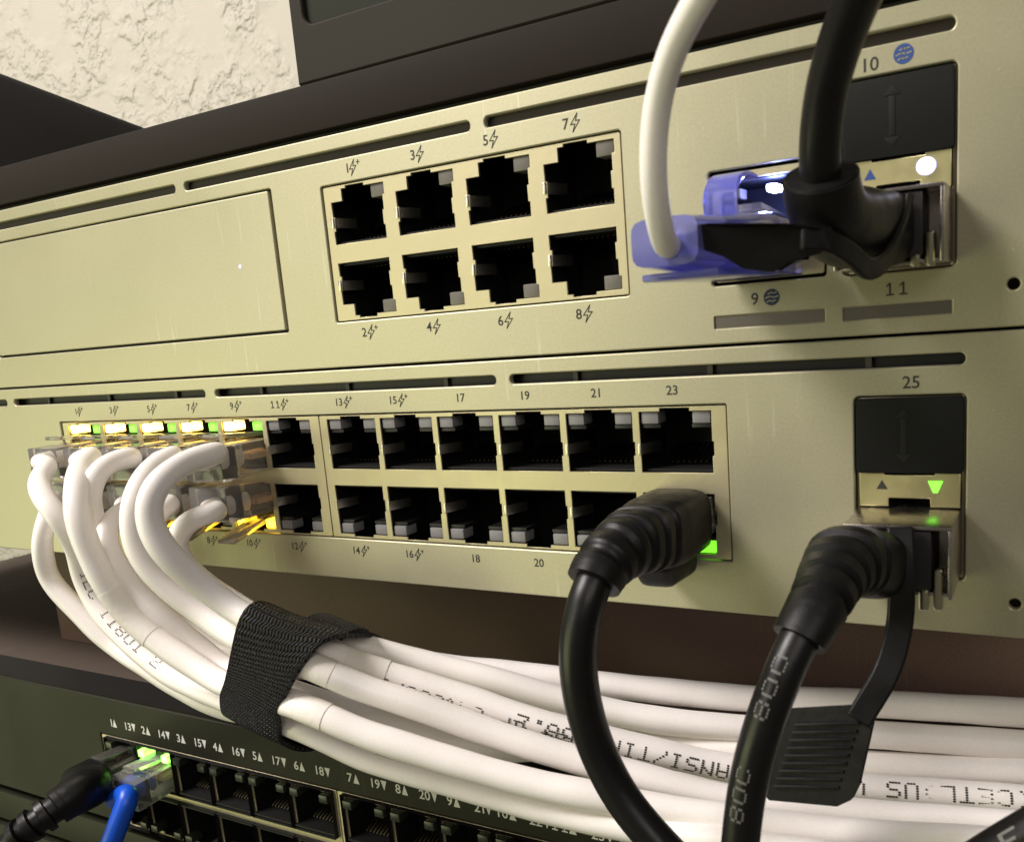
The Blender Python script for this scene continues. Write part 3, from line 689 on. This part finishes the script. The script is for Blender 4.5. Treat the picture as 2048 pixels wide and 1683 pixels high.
white_cable(2, [(102, 1015, -17), (86, 1062, -20), (86, 1112, -20), (99, 1158, -19), (130, 1194, -18), (165, 1229, -17), (203, 1267, -16), (240, 1296, -15), (285, 1326, -15), (345, 1365, -14), (440, 1412, -13), (540, 1432, -11),
    (660, 1465, -8), (800, 1500, -5), 'w', (44, 8, -80.5), (72, 14, -81.5), (102, 19, -81.8), (150, 21, -81.8), (185, 22, -81.8)],
    'lowest white cable at far left, hanging out lowest over the dark gap')
white_cable(3, [(187, 910, -15.5), (163, 930, -21), (153, 970, -28), (152, 1013, -31), (161, 1054, -31.5), (181, 1108, -31), (212, 1170, -30), (257, 1229, -28), (297, 1266, -27), (340, 1298, -26), (390, 1331, -25), (447, 1366, -24), (530, 1388, -23),
    (620, 1419, -22), (717, 1462, -20), (834, 1500, -17), (951, 1535, -14), (1069, 1567, -11), (1166, 1587, -9), (1342, 1620, -5), (1600, 1657, 0), (1800, 1675, 2), (2060, 1692, 3)],
    'white cable with two tape joints and round ink marks, entering the strap lowest in front')
white_cable(4, [(170, 1005, -15), (150, 1045, -17), (150, 1090, -17), (170, 1140, -16), (210, 1200, -15), (270, 1255, -13), (350, 1315, -11), (450, 1368, -9), (540, 1395, -7),
    (680, 1420, -2), 'w', (22, 6, -74), (45, 15, -78), (72, 24, -81), (102, 27, -81.8), (150, 27.5, -81.8), (185, 27.5, -81.8)],
    'white cable from port 4, almost hidden at the back of the bundle')
white_cable(5, [(272, 913, -14.5), (235, 917, -18.5), (203, 935, -22), (184, 965, -25), (178, 1000, -25.5), (186, 1040, -25), (208, 1090, -23), (240, 1140, -21), (290, 1195, -18), (360, 1250, -14), (450, 1300, -11), (540, 1325, -8),
    (640, 1338, -4), (800, 1385, 1), (1000, 1435, 8), (1300, 1485, 16), (1480, 1503, 20), (1650, 1520, 25), (1816, 1533, 28), (2060, 1543, 30)],
    'white cable looping left from port 5 behind the front row')
white_cable(6, [(268, 1012, -15.5), (236, 1026, -20), (213, 1054, -24), (214, 1086, -26), (229, 1126, -26.5), (255, 1164, -26), (285, 1198, -25), (318, 1228, -24), (358, 1262, -22), (404, 1301, -20), (452, 1338, -18), (540, 1368, -14),
    (620, 1395, -10), (717, 1426, -6), (834, 1458, -3), (951, 1494, 0), 'w', (66, 4, -76), (86, 8, -80), (108, 13, -81.8), (150, 15.5, -81.8), (185, 16, -81.8)],
    'white cable from port 6 arching low, fourth from the right above the strap')
white_cable(7, [(352, 908, -15), (312, 928, -21), (284, 962, -26), (268, 1003, -29), (264, 1045, -30), (275, 1096, -30), (306, 1145, -29), (352, 1186, -27), (404, 1224, -25), (463, 1266, -23), (545, 1302, -22),
    (639, 1337, -20), (717, 1372, -17), (834, 1411, -13), (951, 1454, -9), (1069, 1493, -6), (1147, 1516, -4), (1264, 1548, -1), (1446, 1596, 4), (1600, 1616, 8), (1790, 1632, 11), (2060, 1656, 13)],
    'white cable from port 7 beside the tallest loop, taped just right of the strap')
white_cable(8, [(345, 1004, -16), (312, 1025, -19), (298, 1062, -20), (322, 1115, -19), (400, 1190, -14), (480, 1240, -10), (560, 1272, -4),
    (690, 1291, 0), (800, 1317, 4), (900, 1333, 8), (990, 1342, 11), (1108, 1356, 15), (1300, 1378, 21), (1500, 1396, 25), (1650, 1401, 28), (1850, 1412, 31.5), (2060, 1425, 34)],
    'topmost white cable at the right, running farthest back under the silver switch')
white_cable(9, [(440, 903, -17), (395, 915, -22), (350, 937, -28), (316, 965, -32), (297, 1002, -34), (298, 1042, -34.5), (318, 1087, -34), (358, 1132, -32), (408, 1172, -29), (465, 1216, -25), (520, 1246, -22),
    (590, 1274, -19), (651, 1302, -16), (729, 1333, -12), (834, 1366, -8), (951, 1402, -4), (1069, 1442, -1), (1225, 1482, 4), (1342, 1509, 8), (1460, 1535, 12), (1700, 1571, 18), (1900, 1588, 22), (2060, 1600, 24)],
    'front white cable looping from port 9, printed with letters right of the black cable')
white_cable(10, [(444, 1020, -14), (400, 1030, -18), (367, 1050, -20), (352, 1085, -20), (364, 1122, -19), (405, 1162, -17), (475, 1212, -14), (560, 1256, -10),
    (690, 1284, -7), (725, 1294, -5), (873, 1331, 1), (1000, 1363, 5), (1116, 1397, 9), (1300, 1437, 15), (1480, 1455, 21), (1650, 1462, 26), (1850, 1475, 29.5), (2060, 1490, 32)],
    'white cable arching from port 10 at the lower right corner of the plugged block')
def near(n, u, v, y): return white[n][1].nearest(ux(u, v, y))
def tape(n, u0, v0, u1, v1, y):
    t, path = white[n]; a, b = near(n, u0, v0, y), near(n, u1, v1, y)
    tube('tape_band', path, RC + .07, TAPE, t, min(a, b), max(a, b), seg=24)
tape(3, 216, 1176, 296, 1268, -28); tape(3, 605, 1410, 648, 1432, -22); tape(7, 612, 1326, 664, 1350, -20); tape(9, 690, 1315, 772, 1345, -13)
t3, pa = white[9]
print_on('cable_print', pa, RC, '(CETL)US VERIFIED', near(9, 2052, 1598, 24), -1, DARKINK, t3, colp=.47, rowp=.40, ang=-0.05, flip=1, dot=(.27, .2))
print_on('cable_print', pa, RC, 'ANSI/TIA-568.2', near(9, 1452, 1533, 12), -1, DARKINK, t3, colp=.45, rowp=.40, ang=0.35, flip=1, dot=(.26, .2))
print_on('cable_print', pa, RC, '24 LP Category 5e', near(9, 1130, 1458, 0), -1, DARKINK, t3, colp=.42, rowp=.33, ang=0.75, flip=1, dot=(.28, .15))
t1, pa = white[1]
print_on('cable_print', pa, RC, 'IEC 11801 2', near(1, 158, 1125, -21), 1, DARKINK, t1, colp=.50, rowp=.36, ang=-.15, flip=-1, dot=(.24, .15))
print_on('cable_print', pa, RC, '1E 24 5 11', near(1, 640, 1470, -16), 1, DARKINK, t1, colp=.66, rowp=.36, ang=-.9, flip=-1, dot=(.24, .18))

# hook-and-loop strap round the bundle
def strap():
    A, B = un(524, 1322, -19), un(648, 1380, -20)
    ax = (B - A).normalized(); up = Vector((0, 0, 1)); up = (up - ax * up.dot(ax)).normalized(); fw = ax.cross(up)     # fw points back (+y) or front
    if fw.y > 0: fw = -fw
    t = thing('cable_strap', (A + B) / 2, 'black woven hook-and-loop strap wrapped round the white cable bundle', 'cable strap')
    n, mseg = 96, 26; v = []; uv = []; f = []; tops = []
    for j in range(mseg + 1):
        k = j / mseg; c0 = A.lerp(B, k); pts2 = []
        for tt, pa in white.values():
            best = min(range(pa.n - 1), key=lambda i: abs((pa.p[i] - c0).dot(ax)) + .05 * (pa.p[i] - c0).length)
            q = pa.p[best] - c0; pts2.append((q.dot(fw), q.dot(up)))
        cx = sum(q[0] for q in pts2) / len(pts2); cz = sum(q[1] for q in pts2) / len(pts2)
        rad = []
        for i in range(n):      # support function of the bundle, then its envelope
            a = 2 * math.pi * i / n
            rad.append(max((q[0] - cx) * math.cos(a) + (q[1] - cz) * math.sin(a) for q in pts2) + RC + .35)
        for i in range(n):
            a = 2 * math.pi * i / n
            r = min(rad[q] / max(.05, math.cos(2 * math.pi * (i - q) / n)) for q in [(i + dd) % n for dd in range(-22, 23)] if math.cos(2 * math.pi * (i - q) / n) > .05)
            r += .9 * max(0, math.sin(a)) + 2.6 * max(0, -math.sin(a)) ** 2 * (.3 + .9 * k)
            P = c0 + fw * (cx + r * math.cos(a)) + up * (cz + r * math.sin(a))
            P += ax * (.36 * (cz + r * math.sin(a)) + 2.6 * max(0, math.sin(a)) ** 2 * (k - .2) + .9 * math.sin(a * 2 + .4) + 1.2 * max(0, -math.sin(a)) * k)
            v.append(P); uv.append((i / n * 92, k * 22))
        tops.append(c0 + ax * 5.0 + fw * cx + up * (cz + max(q[1] - cz for q in pts2) + RC + 1.6))
    for _ in range(3):          # smooth round the loop
        v = [(v[j * n + (i - 1) % n] + v[j * n + i] * 2 + v[j * n + (i + 1) % n]) / 4 for j in range(mseg + 1) for i in range(n)]
    for _ in range(4):
        v = [(v[max(j - 1, 0) * n + i] + v[j * n + i] * 2 + v[min(j + 1, mseg) * n + i]) / 4 for j in range(mseg + 1) for i in range(n)]
    for j in range(mseg):
        for i in range(n): f.append((j * n + i, j * n + (i + 1) % n, (j + 1) * n + (i + 1) % n, (j + 1) * n + i))
    m = bpy.data.materials.new('woven_strap'); m.use_nodes = True; nt = m.node_tree; b = nt.nodes['Principled BSDF']
    b.inputs['Roughness'].default_value = .45; b.inputs['Base Color'].default_value = (.0035, .0033, .0032, 1); b.inputs['Specular IOR Level'].default_value = .4
    ob = obj('strap_band', v, f, m, t, smooth=True)
    md = ob.modifiers.new('thick', 'SOLIDIFY'); md.thickness = .9 * S; md.offset = 1
    ul = ob.data.uv_layers.new(name='UVMap')
    for poly in ob.data.polygons:
        for li in poly.loop_indices:
            vi = ob.data.loops[li].vertex_index; u_, v_ = uv[vi]
            if poly.index % n == n - 1 and vi % n == 0: u_ += 92
            ul.data[li].uv = (u_, v_)
    tc = nt.nodes.new('ShaderNodeTexCoord'); sp = nt.nodes.new('ShaderNodeSeparateXYZ'); nt.links.new(tc.outputs['UV'], sp.inputs[0])
    def mth(op, a, bq):
        q = nt.nodes.new('ShaderNodeMath'); q.operation = op
        for i, z in enumerate((a, bq)):
            if z is None: continue
            if isinstance(z, (int, float)): q.inputs[i].default_value = z
            else: nt.links.new(z, q.inputs[i])
        return q.outputs[0]
    U, Vv = sp.outputs[0], sp.outputs[1]
    zig = mth('ABSOLUTE', mth('SUBTRACT', mth('FRACT', mth('MULTIPLY', U, .62), None), .5), None)       # herringbone ribs
    s1 = mth('SINE', mth('ADD', mth('MULTIPLY', Vv, 7.2), mth('MULTIPLY', zig, 9.0)), None)
    s2 = mth('SINE', mth('MULTIPLY', U, 7.8), None)
    h = mth('ADD', mth('MULTIPLY', s1, .6), mth('MULTIPLY', s2, .5))
    no = nt.nodes.new('ShaderNodeTexNoise'); no.inputs['Scale'].default_value = 1.7; no.inputs['Detail'].default_value = 4; nt.links.new(tc.outputs['UV'], no.inputs['Vector'])
    h = mth('ADD', h, mth('MULTIPLY', no.outputs[0], 1.6))
    bp = nt.nodes.new('ShaderNodeBump'); bp.inputs['Strength'].default_value = 1.0; bp.inputs['Distance'].default_value = .0005
    nt.links.new(h, bp.inputs['Height']); nt.links.new(bp.outputs[0], b.inputs['Normal'])
    # loose tail end, peeling away to the right at the top
    p0 = v[19 * n + 25] + up * .7; W2 = ax * 5.0; uv2 = []
    pts = [p0 + fw * 4 - up * .3, p0 + fw * 1.5 + up * .1, p0 - fw * .6 - up * .1 + ax * .4, p0 - fw * 2.2 - up * .8 + ax * .9]
    path = catmull(pts, 1.0); v2 = []; f2 = []
    for i, c in enumerate(path):
        for q in (-1, -.33, .33, 1): v2.append(c + W2 * q); uv2.append((i * 1.3, 7 + 7 * q))
    for i in range(len(path) - 1):
        for k in range(3): f2.append((i * 4 + k, i * 4 + k + 1, i * 4 + k + 5, i * 4 + k + 4))
    o2 = obj('strap_tail', v2, f2, m, t, smooth=True, uvs=uv2)
    md = o2.modifiers.new('thick', 'SOLIDIFY'); md.thickness = .9 * S; md.offset = 0
strap()

# ---- black patch cable in port 24
def black_patch():
    xc = colx[11] + 6.35; zc = -27.6
    t = thing('network_cable', (xc, 0, zc), 'black network cable with ribbed boot plugged into port 24', 'network cable')
    plug(t, xc, zc, True, yend=-3.0)
    P = [Vector((xc, -0.5, zc - .6)), Vector((xc, -6, zc - .6)), Vector((xc - .3, -12, zc - .8)), un(1265, 1082, -19), un(1225, 1108, -24.5), un(1196, 1140, -28.5), un(1174, 1195, -31.5), un(1158, 1255, -32.5), un(1154, 1310, -33), un(1164, 1400, -32.5), un(1194, 1500, -31.5), un(1246, 1600, -31), un(1322, 1690, -31), un(1370, 1740, -31)]
    path = Path(P, smooth=10); e = path.nearest(un(1186, 1160, -29.5))
    def rad(d):
        k = d / e; r = 6.1 - 2.1 * max(0, (k - .28)) / .72
        if k > .36 and k < .93:
            ph = ((k - .36) / .57 * 5.0) % 1; r -= .8 * max(0, math.sin((ph - .5) * 2 * math.pi)) ** .6
        return r
    def sq(d):
        k = min(1, max(0, (d / e - .25) / .5)); return (.86 + .14 * k, .98 + .02 * k, 4.5 - 2.5 * k)
    tube('strain_boot', path, rad, BLACKBOOT, t, 0.0, e, seg=36, step=.3, squash=sq)
    tube('cable_jacket', path, 2.75, BLACKCABLE, t, e - 3, seg=24)
    lc = MB().hexa([(xc - 4.4, -.7, zc - 5.4), (xc + 4.0, -.7, zc - 5.4), (xc + 3.4, -14, zc - 5.0), (xc - 3.4, -14, zc - 5.0), (xc - 4.2, -.8, zc - 9.6), (xc + 3.4, -.8, zc - 9.6), (xc + 2.8, -11, zc - 9.6), (xc - 2.8, -11, zc - 9.6)])
    lc.build('latch_guard', BLACKBOOT, t, bevel=1.7, seg=5)
black_patch()

# ---- SFP connectors with black direct-attach cables
def sfp_connector(t, x0, x1, z0, z1, yf, pr=.5):
    c = MB(); th = .5
    c.box(x0, x1, yf, 5, z1 - th, z1).box(x0, x0 + th, yf, 5, z0, z1 - th).box(x1 - th, x1, yf, 5, z0, z1 - th).box(x0 + th, x1 - th, yf + 1.4, 5, z0, z0 + th)
    c.box(x0 + th, x1 - th, -1.5, 5, z0 + th, z1 - th)
    o = c.build('connector_shell', CHROME, t, bevel=.12)
    MB().box(x0 + .9, x1 - 2.6, yf + .3, -1.6, z0 + .9, z1 - .7).build('connector_core', mat('connector_black', (.02, .018, .018), .4), o, bevel=.4)
    g = MB().box(x1 - 2.4, x1 - 1.2, yf + .6, yf + 2.6, z0 - pr, z0 + 4).box(x1 - 4.2, x1 - 2.9, yf - .2, yf + 2.2, z0 - pr + .1, z0 + 1.2)
    g.build('latch_prong', mat('latch_steel', (.55, .52, .38), .25, 1.0), o, bevel=.45, seg=3)
    return o
def ribbon(name, pts, wd, th, side, m, parent):
    """flat flexible strip following pts"""
    q, L = resample(catmull(pts, .8), .9); v = []; f = []; n = len(q)
    for i, p in enumerate(q):
        tg = (q[min(i + 1, n - 1)] - q[max(i - 1, 0)]).normalized(); s = side[0].lerp(side[1], i / (n - 1)) if isinstance(side, tuple) else side
        s = (s - tg * s.dot(tg)).normalized(); nn = tg.cross(s)
        w_ = wd(i / (n - 1)) if callable(wd) else wd
        v += [p - s * w_ / 2 - nn * th / 2, p + s * w_ / 2 - nn * th / 2, p + s * w_ / 2 + nn * th / 2, p - s * w_ / 2 + nn * th / 2]
    for i in range(n - 1):
        for k in range(4): f.append((i * 4 + k, i * 4 + (k + 1) % 4, i * 4 + 4 + (k + 1) % 4, i * 4 + 4 + k))
    f += [(3, 2, 1, 0), (n * 4 - 4, n * 4 - 3, n * 4 - 2, n * 4 - 1)]
    o = obj(name, v, f, m, parent)
    bm = bmesh.new(); bm.from_mesh(o.data); bmesh.ops.recalc_face_normals(bm, faces=bm.faces); bm.to_mesh(o.data); bm.free()
    for p in o.data.polygons: p.use_smooth = True
    o.data.set_sharp_from_angle(angle=R_(40))
    md = o.modifiers.new('round', 'BEVEL'); md.width = min(.35, th * .3) * S; md.segments = 2; md.limit_method = 'ANGLE'; md.angle_limit = R_(40)
    return o
def dac_lower():
    t = thing('direct_attach_cable', (126.5, 0, -30.5), 'black cable with angled boot and ribbed pull tab under the number 25', 'network cable')
    sfp_connector(t, 119.4, 133.5, -35.4, -25.3, -11.5, 1.9)
    P = [Vector((124.0, -6, -30.6)), Vector((123.6, -13, -30.8)), un(1692, 1116, -21), un(1660, 1160, -28), un(1640, 1205, -33.5), un(1606, 1262, -37), un(1580, 1310, -39), un(1556, 1370, -40.5), un(1530, 1440, -41.5), un(1506, 1520, -42), un(1490, 1600, -42), un(1480, 1690, -42), un(1474, 1760, -42)]
    path = Path(P, smooth=8); e = path.nearest(un(1596, 1280, -38))
    def rad(d):
        k = d / e; r = 4.4 + .55 * math.sin(min(1, k / .5) * math.pi) - 1.5 * max(0, k - .42) / .58
        for c in (.34, .44, .54, .64, .74):
            if abs(k - c) < .022: r -= .75
        return r
    tube('strain_boot', path, rad, BLACKBOOT, t, 3.0, e, seg=36, step=.25, squash=lambda d: ((.96, 1.06, 3.2 - 1.2 * min(1, d / e * 1.5))))
    j = tube('cable_jacket', path, 2.35, BLACKCABLE, t, e - 3, seg=24)
    ink = mat('grey_print', (.13, .125, .12), .5)
    print_on('cable_print', path, 2.35, '80C', path.nearest(un(1479, 1612, -42)), -1, ink, j, colp=.42, rowp=.26, ang=0.35, flip=1, dot=(.22, .13))
    print_on('cable_print', path, 2.35, '800', path.nearest(un(1548, 1432, -41)), -1, ink, j, colp=.42, rowp=.26, ang=0.35, flip=1, dot=(.22, .13))
    sd = Vector((1, .15, 0))
    arm = [un(1800, 1054, -12.4), un(1802, 1110, -14.4), un(1803, 1170, -15.4), un(1800, 1240, -15.5), un(1788, 1300, -17), un(1770, 1350, -18.5), un(1742, 1398, -19.6), un(1716, 1440, -20.6)]
    ribbon('pull_strap', arm, 3.5, 1.2, sd, BLACKBOOT, t)
    q = [un(1560, 1424, -19.5), un(1746, 1414, -19.5), un(1713, 1566, -22), un(1698, 1594, -22.2), un(1672, 1606, -22.3), un(1540, 1594, -22), un(1520, 1570, -21.6)]
    nn = (q[1] - q[0]).cross(q[2] - q[1]).normalized(); nn = nn if nn.y < 0 else -nn
    n = len(q); mb = MB().add([p for p in q] + [p - nn * 1.3 for p in q], [tuple(range(n)), tuple(range(2 * n - 1, n - 1, -1))] + [(i, (i + 1) % n, (i + 1) % n + n, i + n) for i in range(n)])
    pt = mb.build('pull_tab', BLACKBOOT, t, bevel=.4)
    rb = MB()
    L0, L1, R0, R1 = un(1592, 1440, -19.8), un(1545, 1580, -22), un(1722, 1436, -19.8), un(1676, 1584, -22.1)
    for k in range(9):
        a = L0.lerp(L1, (k + .3) / 9.2); b_ = R0.lerp(R1, (k + .3) / 9.2); dd = (L1 - L0) / 9.2 * .42
        A8 = [a, b_, b_ + dd, a + dd]; rb.hexa([p - nn * .1 for p in A8] + [p + nn * .5 for p in A8])
    rb.build('grip_ribs', BLACKBOOT, pt, bevel=.15)
dac_lower()
def dac_upper():
    t = thing('direct_attach_cable', (125, 0, 13), 'black cable rising over the upper silver unit from the slot numbered 11', 'network cable')
    sfp_connector(t, 118.0, 132.0, 9.5, 19.4, -8.5)
    P = [Vector((123.8, -4, 14.4)), Vector((123.2, -11, 14.2)), un(1690, 452, -20), un(1657, 432, -26), un(1643, 390, -29), un(1638, 340, -30.5), un(1640, 270, -32), un(1650, 190, -34), un(1674, 100, -37), un(1708, 10, -40), un(1745, -70, -43)]
    path = Path(P, smooth=8); e = path.nearest(un(1640, 365, -30))
    def rad(d):
        k = d / e
        return 4.9 - .8 * max(0, k - .4) / .6
    tube('strain_boot', path, rad, BLACKBOOT, t, 3.0, e, seg=36, step=.3, squash=lambda d: (1.0, 1.0, 3.2 - 1.2 * min(1, d / e * 1.5)))
    tube('boot_rim', path, lambda d: 4.2 - .5 * abs(d - .6), BLACKBOOT, t, e - 1.0, e + .2, seg=36, step=.2)
    tube('cable_jacket', path, 2.3, BLACKCABLE, t, e - 3, seg=24)
    # pull tab: two arms out of the connector meeting in a flat paddle that points forward and left
    sd = Vector((0.1, 0, 1))
    ribbon('pull_strap', [un(1816, 400, -9.0), un(1800, 462, -15), un(1772, 518, -20), un(1738, 538, -24), un(1700, 508, -28), un(1655, 482, -31.5), un(1600, 478, -34)], 2.6, 1.0, (Vector((.4, 0, 1)), Vector((.0, .25, 1))), BLACKBOOT, t)
    q = [un(1382, 462, -37), un(1398, 456, -37), un(1560, 454, -35), un(1640, 464, -33), un(1650, 492, -32.5), un(1570, 520, -34), un(1545, 536, -34.5), un(1490, 530, -35.5), un(1448, 505, -36), un(1384, 484, -37)]
    n = len(q); nn = Vector((.35, .9, .1)).normalized()
    mb = MB().add([p for p in q] + [p + nn * 1.6 for p in q], [tuple(range(n)), tuple(range(2 * n - 1, n - 1, -1))] + [(i, (i + 1) % n, (i + 1) % n + n, i + n) for i in range(n)])
    mb.build('pull_tab', BLACKBOOT, t, bevel=.45)
dac_upper()
# ---- white cable with blue boot in port 9
def blue_boot():
    xc, zc = 106.1, 14.3
    t = thing('network_cable', (xc, 0, zc), 'white cable with translucent blue boot plugged into the port numbered 9', 'network cable')
    plug(t, xc, zc, False, yend=-13)
    v = []; f = []; seg = 32
    P = [Vector((xc, -3, zc)), Vector((xc, -10, zc)), Vector((xc - .2, -20, zc - .3)), Vector((xc - .6, -30, zc - .6)), Vector((xc - .9, -38, zc - .6))]
    bp_ = Path(P, smooth=3)
    def rad(d):
        k = d / bp_.len; return 6.1 - 2.0 * max(0, k - .25) / .75
    tube('plug_boot', bp_, rad, BLUECLEAR, t, 1, seg=32, step=.5, squash=lambda d: (.66, 1.0, 5.0))
    base = MB().hexa([(xc - 6.2, -2, zc - 4.6), (xc + 6.2, -2, zc - 4.6), (xc + 4.8, -36, zc - 4.9), (xc - 4.8, -36, zc - 4.9), (xc - 6.2, -2, zc - 3.7), (xc + 6.2, -2, zc - 3.7), (xc + 4.8, -36, zc - 4.0), (xc - 4.8, -36, zc - 4.0)])
    base.build('boot_skirt', BLUECLEAR, t, bevel=.3)
    arch = [Vector((xc, -19.5, zc + 3.2)), Vector((xc, -20.0, zc + 5.6)), Vector((xc, -17.8, zc + 7.9)), Vector((xc, -14, zc + 8.9)), Vector((xc, -10.0, zc + 8.8))]
    ribbon('latch_cover', arch, 4.6, .8, Vector((1, 0, 0)), BLUECLEAR, t)
    Q = [Vector((xc - .5, -26, zc - .5)), Vector((xc - .9, -36, zc - .6)), un(1334, 498, -40), un(1320, 455, -45.5), un(1308, 390, -48), un(1305, 320, -49.5), un(1309, 240, -50.5), un(1324, 160, -52), un(1352, 80, -54), un(1390, 10, -56), un(1440, -70, -58)]
    tube('cable_jacket', Path(Q, smooth=8), 1.40, WHITECABLE, t, seg=20)
blue_boot()
# ---- cables on the black switch, lower left
def lower_left():
    zc = (zr + zm1) / 2 - .9
    x1_ = colb[1] + PIT / 2; x0_ = colb[0] + PIT / 2
    t = thing('network_cable', (x1_, YB, zc), 'blue network cable with clear plug lit green in the black switch', 'network cable')
    plug(t, x1_, zc, False, yend=YB - 11.5, yin=YB + 9)
    tube('cable_jacket', Path([Vector((x1_, YB - 4, zc)), Vector((x1_, YB - 10, zc)), Vector((x1_ + .2, YB - 13.5, zc - .6)), un(258, 1590, -15), un(243, 1630, -17), un(222, 1685, -19.5), un(196, 1750, -22)], smooth=2), 2.55, BLUECABLE, t, seg=22)
    t = thing('network_cable', (x0_, YB, zc), 'black network cable with ribbed strain relief beside the blue cable', 'network cable')
    plug(t, x0_, zc, False, yend=YB - 11, yin=YB + 9, m=mat('smoky_plug_plastic', (.22, .21, .18), .15, trans=.75, ior=1.42, bump=.2, bscale=500))
    P = [Vector((x0_, YB - 7, zc)), Vector((x0_, YB - 12, zc)), un(172, 1577, -19), un(133, 1600, -24), un(98, 1624, -28), un(58, 1653, -32), un(18, 1684, -35), un(-40, 1730, -39)]
    path = Path(P, smooth=5); e = path.nearest(un(30, 1675, -34)); b0 = path.nearest(un(120, 1608, -25.5))
    def rad(d):
        dd = d + 1
        if dd < b0: return 6.0 - 1.6 * (dd / b0) ** 2
        k = ((dd - b0) / 3.4) % 1; return 3.9 - .7 * (dd - b0) / max(1, e - b0) + (.55 if k < .5 else -.45)
    tube('strain_boot', path, rad, BLACKBOOT, t, 1, e, seg=32, step=.25, squash=lambda d: (.8 + .2 * min(1, d / b0), 1.0, 4.2 - 2.2 * min(1, d / b0)))
    tube('cable_jacket', path, 2.7, BLACKCABLE, t, e - 3, seg=20)
lower_left()
# ---- thin black cable lying across the white ones and the cable in the corner
t = thing('thin_cable', un(1900, 1490, 24), 'thin black wire lying across the white cables at right', 'cable')
tube('cable_jacket', Path([un(1380, 1486, 10), un(1500, 1497, 15), un(1650, 1506, 20.5), un(1800, 1501, 23), un(1950, 1489, 25), un(2080, 1474, 27)]), 1.25, BLACKCABLE, t, seg=16)
t = thing('corner_cable', un(2040, 1665, -30), 'black printed cable just entering the lower right corner', 'cable')
pa = Path([un(1930, 1740, -30), un(2010, 1690, -30), un(2060, 1662, -30), un(2150, 1612, -30)])
j = tube('cable_jacket', pa, 2.6, BLACKCABLE, t, seg=20)
print_on('cable_print', pa, 2.6, 'E 8', pa.nearest(un(2020, 1672, -30)), 1, mat('grey_print', (.13, .125, .12), .5), j, colp=.45, rowp=.33, ang=-.1, flip=-1)
